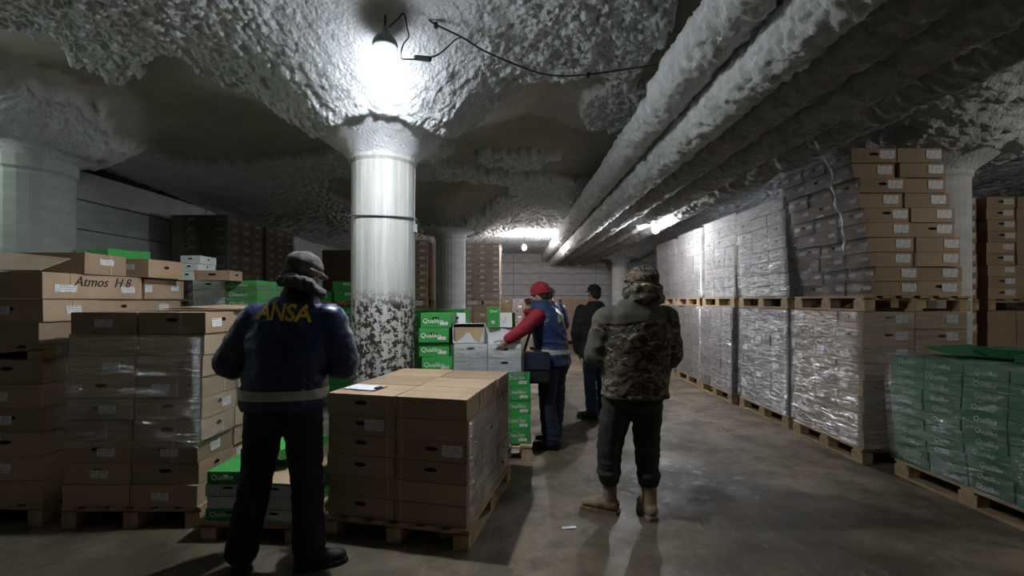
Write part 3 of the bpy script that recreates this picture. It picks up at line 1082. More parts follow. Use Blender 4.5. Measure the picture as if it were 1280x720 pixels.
# ---- big carton stack left of the jacketed man (nine layers)
pallet(-2.59, 3.74, .94, 1.18, 0, 'wooden pallet in shadow under the tall nine layer carton stack on the left')


def p_b(i, j, k):
    pr = []
    if j == 0:
        pr += [('tape', '-y', .06)] if (i + k) % 3 == 0 else []
        if (i, k) in ((0, 8), (1, 5), (0, 6), (0, 1), (1, 2), (0, 4), (1, 0), (0, 2)):
            pr.append(('label', '-y', RND.uniform(-.08, .1), .07, .12, .055))
    if i == 1:
        if (j + k) % 2 == 0:
            pr.append(('label', '+x', RND.uniform(-.08, .08), .07, .11, .06))
        pr += [('tape', '+x', .05)] if k % 2 else []
    return pr


stack('brown', -2.59, 3.74, 0, .144, 2, 3, 9, .462, .39, .147, 'nine layer stack left of the lettered jacket', 'cartons of the tall left stack',
      keep=lambda i, j, k: (j == 0 or i == 1 or k == 8), lean=lambda k: (.004 * k - .015 * (k in (0, 1, 2)) + .01 * (k > 6), .006 * (k % 3)), parts=p_b, jit=.014)
film(-2.59, 3.74, 0, .47, .60, .55, 1.30, 'dull stretch film round the middle of the tall left carton stack', 'film_thin', sides='-y+x', seed=5)
b = MB()
V = [(-.30, -.2, 0), (.34, -.22, .0), (.36, .2, .02), (-.28, .22, .012), (0.02, -.21, .014), (.04, .21, .03)]
b.add(V, [(0, 4, 5, 3), (4, 1, 2, 5)]); b.add([(p[0], p[1], p[2] + .006) for p in V], [(0, 3, 5, 4)[::-1], (4, 5, 2, 1)[::-1]])
o = b.build('cardboard_sheet', 'brown_card'); o.location = (-2.42, 3.66, 1.475); o.rotation_euler = (0, 0, .1)
tag(o, 'loose flat cardboard sheet on top of the tall left carton stack', 'cardboard')

# ---- carton stack at the left edge
pallet(-3.72, 3.87, 1.0, 1.38, 0, 'wooden pallet in shadow under the cartons at the left edge')


def p_a(i, j, k):
    pr = []
    if j == 0 and i == 1 and k in (1, 3, 4):
        pr.append(('label', '-y', -.05, .08, .13, .06))
    if i == 1:
        pr += [('tape', '+x', 0), ('label', '+x', .0, .08, .12, .06)] if (j + k) % 2 else [('tape', '+x', .1)]
    return pr


stack('brown', -3.72, 3.87, 0, .144, 2, 3, 6, .49, .455, .166, 'shadowed lower stack at the left edge', 'cartons of the lower left edge stack', single=lambda i, j, k: i == 1 and j == 0, keep=lambda i, j, k: j == 0 or i == 1 or k == 5, parts=p_a, jit=.02,
      lean=lambda k: (.012 * (k % 2), 0))
pallet(-3.72, 3.87, 1.0, 1.38, 0, 'second pallet between the two tiers of cartons at the left edge', z=1.142, h=.095)
stack('brown', -3.73, 3.87, 0, 1.238, 2, 3, 2, .49, .455, .16, 'left edge tier below the handwritten box', 'cartons of the upper left edge tier', parts=p_a, jit=.02, keep=lambda i, j, k: j == 0 or i == 1)
zt = 1.56
o = carton('brown', .96, .86, .185, (-3.70, 3.61, zt), 0, 'long brown carton with handwriting and two white labels at the left', None,
           [('label', '+x', -.26, .075, .17, .055), ('label', '+x', .28, .075, .14, .055), ('tape', '+x', -.22), ('tape', '+x', .3)])
tm = text_mesh_x('Atmos  H 8', .105, 'ink', 1, shear=.35)
w_ = obj('handwriting', tm, o, (.481, .05, .125))
carton('brown', .96, .49, .175, (-3.70, 4.31, zt), .0, 'brown carton with two small labels behind the handwritten one', None,
       [('label', '+x', -.2, .09, .08, .06), ('label', '+x', .12, .1, .1, .045), ('tape', '+x', .15)])
zt2 = zt + .187
carton('brown', .55, .40, .16, (-3.48, 3.66, zt2), .04, 'brown carton with one label on top at the far left', None, [('label', '+x', 0, .1, .13, .05), ('tape', '+x', .04)])
carton('brown', .54, .40, .16, (-3.40, 4.22, zt2), -.05, 'brown carton with a bare hand hole end on top of the left edge stack', None,
       [('label', '-y', -.15, .09, .11, .05), ('label', '-y', .09, .09, .11, .05), ('tape', '-y', .09), ('tape', '-y', -.18)])
o = carton('green', .46, .34, .075, (-3.55, 4.12, zt2 + .162), -.32, 'green carton lying askew on the topmost brown box at the left', None, [('text', '-y', 'Qualiko', .055, -.08, .04)])
b = MB()
V = [(0, 0, 0), (.50, .02, .0), (.48, .25, .10), (-.02, .24, .15)]
b.add(V + [(p[0], p[1], p[2] + .006) for p in V], [(3, 2, 1, 0), (4, 5, 6, 7), (0, 1, 5, 4), (1, 2, 6, 5), (2, 3, 7, 6), (3, 0, 4, 7)])
o = b.build('cardboard_flap', 'brown_card'); o.location = (-3.74, 3.19, zt2 + .004); o.rotation_euler = (0, 0, -.05)
tag(o, 'broad loose cardboard flap tilted on the cartons at the far left edge', 'cardboard')
o = carton('brown', .34, .26, .10, (-2.98, 4.72, 1.745), .1, 'small open brown box behind the hand hole carton on the left', None)

# ---- white and green cartons behind the left stacks
pallet(-3.02, 5.3, .8, .9, 0, 'wooden pallet under the green and white cartons behind the left stack')


def p_e(i, j, k):
    if i == 1 and j == 0:
        return [('text', '-y', 'Qualiko', .06, -.03, .05)]
    if i == 0 and j == 0 and k > 9:
        return [('label', '-y', .08, .05, .1, .06)]
    return ()


stack(lambda i, j, k: 'white' if i == 0 else 'green', -3.02, 5.3, 0, .144, 2, 2, 16, .34, .42, .101, 'pile behind the tall left stack', 'cartons behind the tall left stack', single=lambda i, j, k: j == 0 and k > 11,
      keep=lambda i, j, k: (j == 0 and k > 5) or (i == 1 and j == 1) or k == 15 or (j == 0), parts=p_e)
film(-3.02, 5.3, 0, .35, .43, .5, 1.72, 'crinkled film over the green cartons behind the tall left stack', 'film', sides='-y+x', seed=8)
for k in range(3):
    carton('white', .2, .3, .085, (-3.42 + .01 * k, 5.04, 1.762 + .087 * k), .05 * (k - 1), ('lowest', 'middle', 'topmost')[k] + ' white carton of the short pile of three above the green ones', 'three white cartons', [])

# ---- low pallet behind the legs of the man in the lettered jacket
pallet(-1.66, 3.25, .66, .56, -.06, 'small wooden pallet behind the legs of the man in the lettered jacket', h=.12)
for k, (kd, lab) in enumerate([('green', 'dark green carton at the bottom of the low pile behind the legs'), ('duo', 'white ended carton with hand hole, lower of two behind the legs'),
                               ('duo', 'white ended carton with hand hole, upper of two behind the legs'), ('green', 'bright green carton on top of the low pile behind the legs')]):
    carton(kd, .30, .50, .078, (-1.83 + .006 * (k % 2), 3.25, .122 + .08 * k), -.03 + .02 * (k % 2), lab, None, [('text', '-y', 'Qualiko', .045, -.05, .04)] if kd == 'green' else [('label', '-y', -.09, .04, .07, .04)])
for k in range(3):
    carton('duo', .29, .50, .078, (-1.505, 3.23, .122 + .08 * k), -.10, ('lowest', 'middle', 'topmost')[k] + ' green sided carton of the pile of three between the legs', 'three cartons between the legs', [('text', '+x', 'Qualiko', .05, 0, .04)])
b = MB(); b.box(-.16, .15, -.26, .26, 0, .008); o = b.build('cardboard_sheet', 'brown_card'); o.location = (-1.49, 3.24, .364); o.rotation_euler = (0, 0, -.14)
tag(o, 'flat brown cardboard sheet on the pile of three behind the legs', 'cardboard')
o = carton('duo', .26, .40, .07, (-1.60, 3.42, .452), -.5, 'green carton lying slanted across the low pile behind the legs', None, [('text', '+x', 'Qualiko', .05, 0, .035)])

# ---- pallet of white and green cartons behind the foreground stack
pallet(-.36, 4.92, 1.12, .86, -.02, 'wooden pallet under the white and green cartons beside the red hatted man', h=.144)


def p_c(i, j, k):
    return [('text', '-y', 'Qualiko', .062, -.03, .065), ('label', '-y', .08, .04, .08, .03)] if j == 0 else ()


stack('green', -.752, 4.75, 0, .144, 1, 1, 9, .30, .46, .142, 'upright pile beside the peeling column', 'green cartons beside the peeling column', lean=lambda k: (.014 * (k % 3) - .012, -.012 * (k % 2)), parts=p_c, jit=.03)
stack('green', -.065, 4.77, 0, .144, 2, 1, 5, .245, .46, .14, 'low on the pallet by the red hatted man', 'low green cartons beside the red hatted man', parts=lambda i, j, k: [('text', '-y', 'Qualiko', .055, -.02, .085), ('label', '-y', .05, .04, .08, .03)], jit=.02)
stack('white', -.455, 4.80, 0, .144, 1, 1, 5, .27, .46, .14, 'low in the middle of the pallet', 'low white cartons mid pallet', single=lambda i, j, k: False)
stack('white', -.24, 4.79, 0, .846, 2, 1, 2, .33, .52, .14, 'under the opened cartons by the red hatted man', 'white cartons under the opened ones', jit=.01)
film(-.24, 4.79, 0, .34, .265, .80, 1.12, 'shiny film over the white cartons under the opened ones', 'film', sides='-y+x', seed=4)


def open_carton(loc, rz, w, d, h, label, torn):
    """white carton with thick brown inside, front wall torn open"""
    t = thing('opened_carton', label, 'box', loc, rz)
    th = .006
    b = MB()
    b.box(-w / 2, w / 2, d / 2 - th, d / 2, 0, h); b.box(-w / 2, -w / 2 + th, -d / 2, d / 2, 0, h); b.box(w / 2 - th, w / 2, -d / 2, d / 2, 0, h); b.box(-w / 2, w / 2, -d / 2, d / 2, 0, th)
    b.build('wall', 'white_card', t)
    b = MB(); b.box(-w / 2 + th, w / 2 - th, -d / 2 + .05, -d / 2 + .055, th, h * .9); b.build('inner_board', 'brown_card', t)
    b = MB()
    xs = [-w / 2 + w * q for q in torn[0]]; zs = [h * q for q in torn[1]]
    for i in range(len(xs) - 1):
        V = [(xs[i], -d / 2, 0), (xs[i + 1], -d / 2, 0), (xs[i + 1], -d / 2, zs[i + 1]), (xs[i], -d / 2, zs[i])]
        b.add(V + [(p[0], p[1] + th, p[2]) for p in V], [(0, 1, 2, 3), (7, 6, 5, 4), (3, 2, 6, 7)])
    b.build('torn_front', 'white_card', t)
    b = MB(); V = [(-w / 2, d / 2 - .01, h), (w / 2, d / 2 - .01, h), (w / 2, -d / 2 + .03, h + .018), (-w / 2, -d / 2 + .03, h + .014)]
    b.add(V + [(p[0], p[1], p[2] + .004) for p in V], [(3, 2, 1, 0), (4, 5, 6, 7), (0, 1, 5, 4), (1, 2, 6, 5), (2, 3, 7, 6), (3, 0, 4, 7)])
    b.build('lid_flap', 'white_card', t)
    return t


open_carton((-.43, 4.75, 1.128), .02, .31, .42, .17, 'opened white carton with torn front showing brown board', ([0, .1, .3, .45, .55, .7, .85, 1], [.25, .05, .3, .62, .55, .12, .05, .9]))
carton('white', .36, .40, .15, (-.09, 4.80, 1.128), -.03, 'closed white carton under the hand of the red hatted man', None)
carton('green', .115, .10, .20, (-.19, 4.62, 1.281), .1, 'tall green box standing on the closed white carton', None, [('text', '-y', 'Qual', .04, 0, .16), ('label', '-y', 0, .05, .03, .03)])
o = carton('duo', .13, .12, .145, (-.045, 4.64, 1.281), -.25, 'shorter green box with white top beside the tall green one', None, [('label', '-y', -.02, .07, .05, .05)])
carton('white', .2, .3, .12, (-.62, 5.08, 1.29), .2, 'white carton end poking out behind the green pile by the column', None)
stack('white', -.60, 5.12, 0, .144, 1, 1, 8, .3, .3, .143, 'behind the green pile', 'white cartons behind the green pile', single=lambda i, j, k: False)

# ---- right hand row, lower tier
RX = 3.30
segs = [(4.36, 5.46), (5.58, 6.80), (6.92, 8.10), (8.20, 9.34), (9.44, 10.6), (10.75, 11.9)]
ordn = ['nearest', 'second', 'third', 'fourth', 'fifth', 'sixth']
for n, (y0, y1) in enumerate(segs):
    hx = .5; hy = (y1 - y0) / 2 - .01
    X = RX + hx; Y = (y0 + y1) / 2
    skew = (.0, .03, -.02, .02, 0, 0)[n]
    pallet(X + skew, Y, 1.0, 2 * hy, 0, 'wooden pallet on the floor under the %s wrapped stack of the right row' % ordn[n])

    def p_r(i, j, k, n=n):
        if n == 0 and j == 0 and k > 3:
            return [('label', '-y', .12 if i == 0 else .1, .09, .11, .08)]
        if n < 2 and i == 0 and (j + k) % 3 == 0:
            return [('label', '-x', .08, .08, .12, .06)]
        return ()
    kd = 'grey' if n else 'brown'
    nj = 3
    stack('grey' if n else 'brown', X + skew, Y, 0, .144, 2, nj, 8, .49, 2 * hy / nj - .004, .162, '%s lower stack of the right row' % ordn[n], 'lower tier cartons, %s stack' % ordn[n], single=lambda i, j, k, n=n: n < 4 and (i == 0 or (n == 0 and j == 0 and k > 3)),
          keep=lambda i, j, k, n=n: i == 0 or (n == 0 and j == 0) or k == 7, parts=p_r, jit=.02)
    film(X + skew, Y, 0, .50, hy, .15, 1.44, 'crinkled shiny film round the %s lower stack of the right row' % ordn[n], 'film', sides='-x' + ('-y' if n == 0 else '-y'), seed=10 + n)
    pz = .144 + 8 * .162
    # upper tier
    if n < 5:
        pallet(X + .02, Y, 1.0, 2 * hy, 0, 'wooden pallet carrying the %s upper stack of the right row' % ordn[n], z=pz + .004)
        uz = pz + .149
        if n == 0:
            nl, hh = 10, .138
            ln = lambda k: (-.26 * (k / 9.0) ** 1.3 + (.02 if k % 2 else 0), -.04 * (k / 9.0))
            lf = lambda u: (-.26 * u ** 1.3, -.04 * u)

            def p_u(i, j, k):
                pr = []
                if j == 0:
                    pr.append(('label', '-y', .11 + RND.uniform(-.02, .02), .075, .14, .08))
                if i == 0:
                    pr.append(('label', '-x', -.1, .075, .10, .035))
                    if k % 2:
                        pr.append(('label', '-x', .12, .075, .10, .035))
                return pr
            stack('brown', X + .03, Y, 0, uz, 2, 3, nl, .42, 2 * hy / 3 - .004, hh, 'tall leaning stack above the green pallet', 'cartons of the leaning stack',
                  keep=lambda i, j, k: i == 0 or j == 0 or k == nl - 1, lean=ln, parts=p_u, jit=.03)
            film(X + .03, Y, 0, .43, hy, uz + .02, uz + nl * hh, 'film tinted dark as shade down the left side of the leaning carton stack', 'film_shade_tint', lean=lf, sides='-x', seed=31)
            # twisted film tail hanging down the side
            b = MB()
            pts = [(X - .73 + .02 * math.sin(q * 9), y0 + .05 + .015 * math.cos(q * 7), uz + 1.36 - .95 * q) for q in np.linspace(0, 1, 26)]
            pts = [(X - .43 - .26 * (max(0, (p[2] - uz) / 1.36)) ** 1.3 - .05 + .012 * math.sin(p[2] * 30), y0 + .16 + .02 * math.sin(p[2] * 13), p[2]) for p in pts]
            b.tube(pts, [.010 + .006 * math.sin(i * 1.7) for i in range(len(pts))], 7)
            o = b.build('film_tail', 'paper', None, True)
            tag(o, 'twisted white tail of film hanging down the leaning stack', 'plastic film')
        else:
            nl, hh = 8, (.150, .158, .155, .15)[n - 1]
            tilt = (-.10, -.02, -.02, -.06)[n - 1]
            stack('grey', X + .02, Y, 0, uz, 2, 3, nl, .47, 2 * hy / 3 - .004, hh, '%s upper stack of the right row' % ordn[n], 'upper tier cartons, %s stack' % ordn[n], single=lambda i, j, k: i == 0,
                  keep=lambda i, j, k: i == 0 or k == nl - 1 or j == 0, lean=lambda k, tl=tilt: (tl * k / 7.0, -.05 * k / 7.0), jit=.010)
            film(X + .02, Y, 0, .48, hy, uz + .01, uz + nl * hh, 'bright crinkled film round the %s upper stack of the right row' % ordn[n], 'film_milky', lean=lambda u, tl=tilt: (tl * u, -.05 * u), sides='-x-y', seed=20 + n)

# ---- stacks behind the right column
for n, (x0, x1) in enumerate(((4.98, 6.14), (6.26, 7.42))):
    X = (x0 + x1) / 2; Y = 6.6
    nm = ('beside the right hand column', 'at the right edge of the view')[n]
    pallet(X, Y, 1.16, 1.0, 0, 'wooden pallet on the floor under the back stack ' + nm)
    stack('brown', X, Y, 0, .144, 3, 2, 8, .38, .48, .158, 'lower back stack ' + nm, 'lower back cartons ' + nm, single=lambda i, j, k, n=n: n == 0 and k > 5, keep=lambda i, j, k: j == 0, parts=lambda i, j, k: [('label', '-y', .1, .085, .12, .07)], jit=.015)
    pallet(X, Y, 1.16, 1.0, 0, 'raised wooden pallet of the back stack ' + nm, z=.144 + 8 * .158 + .004)
    stack('brown', X, Y, 0, 1.563, 3, 2, 9, .38, .48, .150, 'upper back stack ' + nm, 'upper back cartons ' + nm, single=lambda i, j, k, n=n: n == 0 or i == 0, keep=lambda i, j, k: j == 0, parts=lambda i, j, k: [('label', '-y', .1, .085, .13, .07)], jit=.02)

# ---- green wrapped pallet at the right edge
GXc, GYc = 3.92, 3.50
pallet(GXc, GYc, 1.0, 1.28, .03, 'wooden pallet under the green wrapped cartons at the right edge')


def p_g(i, j, k):
    return [('faded', '-x', 'Qualiko', .050, RND.uniform(-.03, .03), .040)] if i == 0 else ()


stack('dgreen', GXc, GYc, .03, .144, 2, 4, 11, .49, .312, .084, 'film wrapped pallet at the right edge', 'green cartons of the right edge pallet', keep=lambda i, j, k: i == 0 or k == 10 or j in (0, 3), single=lambda i, j, k: i == 0 or k == 10, lean=lambda k: (-.06 * math.sin(k / 10 * 2.2), .0), parts=p_g, jit=.012)
film(GXc, GYc, .03, .505, .635, .15, 1.085, 'sagging clear film over the green cartons at the right edge', 'film_haze', lean=lambda u: (-.06 * math.sin(u * 2.2), 0), sides='-x-y+y', top=.30, seed=40)
carton('dgreen', .46, .32, .05, (3.98, 3.36, 1.092), .35, 'flat green carton lying on top of the wrapped green pallet', None, [])
carton('dgreen', .52, .30, .07, (4.12, 3.72, 1.092), -.12, 'green carton with raised lid at the back of the wrapped green pallet', None, [])
b = MB()
V = [(0, 0, 0), (.5, .05, .0), (.46, .28, .06), (-.02, .24, .05)]
b.add(V + [(p[0], p[1], p[2] + .005) for p in V], [(3, 2, 1, 0), (4, 5, 6, 7), (0, 1, 5, 4), (1, 2, 6, 5), (2, 3, 7, 6), (3, 0, 4, 7)])
o = b.build('carton_lid', 'shaded_green_card'); o.location = (3.56, 3.72, 1.10); o.rotation_euler = (0, 0, .1)
tag(o, 'loose green carton lid on the near corner of the wrapped green pallet', 'cardboard')

# ---- dark stacks by the left wall
for n, (y0, y1) in enumerate(((8.05, 9.2), (9.3, 10.45))):
    nm = ('nearer', 'farther')[n]
    Y = (y0 + y1) / 2; X = -5.42
    pallet(X, Y, 1.0, 1.12, 0, 'pallet under the %s dark stack along the left wall' % nm)
    stack('brown', X, Y, 0, .144, 2, 3, 8, .49, .37, .16, 'lower %s left wall stack' % nm, 'lower tier, %s left wall stack' % nm, single=lambda i, j, k: False, keep=lambda i, j, k: i == 1 or j == 0, jit=.01)
    pallet(X, Y, 1.0, 1.12, 0, 'raised pallet of the %s dark stack along the left wall' % nm, z=1.428)
    stack('brown', X, Y, 0, 1.573, 2, 3, 9, .49, .37, .162, '%s dark stack along the left wall' % nm, 'upper tier, %s left wall stack' % nm, single=lambda i, j, k, n=n: i == 1 or n == 0, keep=lambda i, j, k: i == 1 or j == 0, jit=.01,
          parts=lambda i, j, k: ([('label', '+x', 0, .08, .13, .05)] if i == 1 else []) + ([('label', '-y', .1, .08, .13, .05)] if j == 0 else []))
film(-5.42, 9.25, 0, .5, 1.18, 1.58, 3.03, 'film tinted dark as shade over the dark stacks along the left wall', 'film_shade_tint', sides='-y+x', seed=61, step=.09)
b = MB()
V = []; F = []
nu, nv = 9, 22
for j in range(nv + 1):
    q = j / nv
    for i in range(nu + 1):
        u = i / nu
        wd = .10 + .26 * q ** 2
        V.append((.05 * math.sin(u * 14 + q * 3) * (.3 + q), (u - .5) * wd + .05 * q, 2.75 - 1.25 * q))
for j in range(nv):
    for i in range(nu):
        F.append((j * (nu + 1) + i, j * (nu + 1) + i + 1, (j + 1) * (nu + 1) + i + 1, (j + 1) * (nu + 1) + i))
b.add(V, F)
o = b.build('hanging_film', 'film_milky', None, True); o.location = (-4.86, 10.30, 0); o.rotation_euler = (0, 0, -1.2)
tag(o, 'gathered sheet of film hanging at the end of the dark left stacks', 'plastic film')


def two_tier(X, Y, w, d, nx, ny, lowh, nl1, nl2, nm, kind='brown', h=.155, lab=True, fil=None, low_single=99, up_single=True):
    pallet(X, Y, w, d, 0, 'floor pallet under the ' + nm)
    stack(kind, X, Y, 0, .144, nx, ny, nl1, w / nx - .008, d / ny - .008, lowh, 'lower tier, ' + nm, 'lower tier of the ' + nm, single=lambda i, j, k: j == 0 and k >= low_single, keep=lambda i, j, k: j == 0 or i == nx - 1 or i == 0, jit=.012,
          parts=(lambda i, j, k: [('label', '-y', .07, .08, .11, .05)] if (j == 0 and (i + k) % 2) else ()) if lab else None)
    z1 = .144 + lowh * nl1
    if nl2:
        pallet(X, Y, w, d, 0, 'raised pallet of the ' + nm, z=z1 + .004)
        stack(kind, X, Y, 0, z1 + .149, nx, ny, nl2, w / nx - .008, d / ny - .008, h, 'upper tier, ' + nm, 'upper tier of the ' + nm, single=lambda i, j, k: j == 0 and up_single, keep=lambda i, j, k: j == 0 or i == nx - 1 or i == 0, jit=.012,
              parts=(lambda i, j, k: [('label', '-y', .07, .08, .11, .05)] if j == 0 else ()) if lab else None)
        if fil:
            film(X, Y, 0, w / 2, d / 2, z1 + .16, z1 + .149 + h * nl2, fil, 'film', sides='-y+x', seed=55)


two_tier(-2.32, 10.25, 1.1, 1.0, 3, 2, .16, 8, 8, 'dark stack just left of the far column')
two_tier(-.80, 11.9, 1.0, 1.0, 3, 2, .16, 8, 9, 'wrapped stack just right of the far column', h=.152, low_single=6, fil='glinting film round the dark stack right of the far column')
two_tier(-4.2, 12.2, 1.2, 1.0, 3, 2, .16, 8, 8, 'unlit stack deep in the left background', up_single=False)
two_tier(-.05 + .55, 14.8, 1.0, 1.0, 3, 2, .16, 9, 0, 'pale stack before the far wall', kind='grey', low_single=4)
two_tier(1.05, 16.9, 1.1, 1.0, 3, 2, .16, 8, 0, 'far wall stack behind the capped man', low_single=0)
two_tier(2.3, 16.9, 1.1, 1.0, 3, 2, .16, 9, 0, 'far wall stack left of the distant column', low_single=9)
two_tier(-.25, 16.9, 1.1, 1.0, 3, 2, .16, 9, 0, 'far wall stack behind the red hat', low_single=7)
# green cartons on a pallet behind the lettered jacket
pallet(-2.72, 7.0, 1.1, .9, 0, 'floor pallet under the green cartons behind the lettered jacket')
stack('green', -2.72, 7.0, 0, .144, 3, 2, 9, .36, .44, .145, 'lower tier behind the lettered jacket', 'lower green cartons behind the lettered jacket', single=lambda i, j, k: j == 0 and k > 6, keep=lambda i, j, k: j == 0 or i == 2, parts=lambda i, j, k: [('text', '-y', 'Qualiko', .06, 0, .07)] if j == 0 else ())
pallet(-2.72, 7.0, 1.1, .9, 0, 'raised pallet with two green cartons beside the peeling column', z=1.452, h=.08)
for k in range(2):
    carton('green', .34, .36, .14, (-2.36 - .03 * k, 6.78, 1.535 + .142 * k), .04 * k, ('lower', 'upper')[k] + ' of two green cartons on the raised pallet beside the peeling column', None,
           [('label', '-y', .05, .10, .14, .04)])
carton('green', .28, .36, .14, (-2.72, 6.80, 1.535), .02, 'single green carton left of the two on the raised pallet', None, [('text', '-y', 'Qualiko', .05, 0, .07)])
# dark green cartons right behind the peeling column
pallet(-1.2, 7.4, 1.0, .9, 0, 'floor pallet under the dim green cartons behind the peeling column')
stack('green', -1.2, 7.4, 0, .144, 3, 2, 9, .32, .44, .140, 'dim pile behind the peeling column', 'dim green cartons behind the peeling column', single=lambda i, j, k: j == 0 and k > 5, keep=lambda i, j, k: j == 0 or i == 2, jit=.02,
      parts=lambda i, j, k: [('text', '-y', 'Qualiko', .06, 0, .07)] if j == 0 else ())

# every remaining carton of the background and hidden tiers, joined
b = MB()
MI = {'brown': 0, 'grey': 1, 'white': 2, 'green': 3, 'dgreen': 4}
for (px, py, pz), rot, w, d, h, kd in STUFF:
    c_, s_ = math.cos(rot), math.sin(rot)
    V = [(px + x_ * c_ - y_ * s_, py + x_ * s_ + y_ * c_, pz + z_) for z_ in (0, h) for x_, y_ in ((-w / 2, -d / 2), (w / 2, -d / 2), (w / 2, d / 2), (-w / 2, d / 2))]
    b.add(V, [(0, 3, 2, 1), (4, 5, 6, 7), (0, 1, 5, 4), (1, 2, 6, 5), (2, 3, 7, 6), (3, 0, 4, 7)], MI[kd])
o = b.build('background_carton_mass', ['brown_card', 'grey_card', 'white_card', 'green_card', 'shaded_green_card'])
o['kind'] = 'stuff'
tag(o, 'rest of the cartons piled in the dim background tiers', 'boxes')

# ------------------------------------------------------------------ people
def bake(b, name, mats, voxel, smooth=6, wr=0.0, wscale=(9, 9, 14), seed=0):
    me0 = b.mesh(name + '_raw', mats)
    o = bpy.data.objects.new('tmp', me0); C.objects.link(o)
    r = o.modifiers.new('r', 'REMESH'); r.mode = 'VOXEL'; r.voxel_size = voxel; r.use_smooth_shade = True
    s = o.modifiers.new('s', 'SMOOTH'); s.iterations = smooth; s.factor = .5
    dg = bpy.context.evaluated_depsgraph_get()
    me = bpy.data.meshes.new_from_object(o.evaluated_get(dg))
    bpy.data.objects.remove(o)
    me.name = name
    if not me.materials:
        for m in (mats if isinstance(mats, (list, tuple)) else [mats]):
            me.materials.append(M[m])
    if wr:
        n = len(me.vertices)
        co = np.zeros(n * 3, np.float32); me.vertices.foreach_get('co', co); co = co.reshape(-1, 3)
        nr = np.zeros(n * 3, np.float32); me.vertex_normals.foreach_get('vector', nr); nr = nr.reshape(-1, 3)
        q = co * np.array(wscale)
        q = q + 1.2 * (vn3(co * 5.0, seed + 2)[:, None] - .5)
        a = vn3(q, seed); c = vn3(q * 2.1, seed + 1)
        ridge = 1 - np.abs(a * 2 - 1) * 1.6
        dsp = wr * (.75 * ridge + .5 * (c - .5))
        co = co + nr * dsp[:, None]
        me.vertices.foreach_set('co', co.ravel()); me.update()
    me.polygons.foreach_set('use_smooth', [True] * len(me.polygons))
    return me


def patch(me, name, mat, pred, offset):
    """a second layer of cloth cut from a garment where pred(centre) holds, lifted by offset"""
    n = len(me.vertices)
    co = np.zeros(n * 3, np.float32); me.vertices.foreach_get('co', co); co = co.reshape(-1, 3)
    nr = np.zeros(n * 3, np.float32); me.vertex_normals.foreach_get('vector', nr); nr = nr.reshape(-1, 3)
    used = {}; V = []; F = []
    for p in me.polygons:
        c = p.center
        if pred(c.x, c.y, c.z):
            f = []
            for i in p.vertices:
                if i not in used:
                    used[i] = len(V); V.append(tuple(co[i] + nr[i] * offset))
                f.append(used[i])
            F.append(f)
    m2 = bpy.data.meshes.new(name)
    m2.from_pydata(V, [], F)
    m2.polygons.foreach_set('use_smooth', [True] * len(F))
    m2.materials.append(M[mat])
    m2.update()
    return m2


def hand(b, wrist, dirv, palm_n, curl=.5, side=1):
    """palm, four unequal bent fingers and a thumb leaving the side of the palm"""
    w = Vector(wrist); d = Vector(dirv).normalized(); n = Vector(palm_n)
    n = (n - d * n.dot(d)).normalized(); s = d.cross(n) * side
    b.capsule(w, w + d * .03, .024, .027, 12)
    pc = w + d * .055
    for q in (-.026, -.009, .009, .026):
        b.capsule(w + d * .02 + s * q * .7, w + d * .092 + s * q, .0145, .013, 10)
    L = [(.034, .040, .026, .020), (.0115, .045, .030, .022), (-.0115, .042, .028, .021), (-.033, .033, .022, .018)]
    for q, l1, l2, l3 in L:
        p = w + d * .092 + s * q * .92
        a = 0
        rr = .0092
        for l in (l1, l2, l3):
            a += curl * .75
            v = d * math.cos(a) + n * math.sin(a) + s * (q * .9)
            e = p + v.normalized() * l
            b.capsule(p, e, rr, rr * .9, 8)
            p = e; rr *= .92
    p = w + d * .03 + s * .026
    for l, sp in ((.045, .75), (.034, .45), (.026, .2)):
        v = (d * .8 + s * sp + n * (.35 + curl * .4)).normalized()
        e = p + v * l
        b.capsule(p, e, .0125, .0105, 8)
        p = e


def head(b, c, yaw, pitch=0.0, k=1.0):
    """skull, jaw, nose, ears, brow; faces +y turned by yaw (about z) and pitch"""
    Rz = Matrix.Rotation(yaw, 3, 'Z') @ Matrix.Rotation(pitch, 3, 'X')
    e = Rz.to_quaternion()
    P = lambda x, y, z: Vector(c) + Rz @ (Vector((x, y, z)) * k)
    b.ell(P(0, -.008, .028), (.076 * k, .094 * k, .090 * k), e)
    b.ell(P(0, .030, -.045), (.056 * k, .060 * k, .070 * k), e)
    b.capsule(P(0, .092, .012), P(0, .112, -.022), .009 * k, .014 * k, 8)
    b.ell(P(0, .080, .030), (.05 * k, .016 * k, .010 * k), e)
    b.ell(P(0, .086, -.062), (.026 * k, .012 * k, .009 * k), e)
    b.ell(P(0, .075, -.098), (.024 * k, .020 * k, .018 * k), e)
    for s in (-1, 1):
        b.ell(P(s * .078, -.006, -.006), (.010 * k, .020 * k, .033 * k), e)
        b.ell(P(s * .045, .062, -.02), (.020 * k, .018 * k, .016 * k), e)
    return P, e


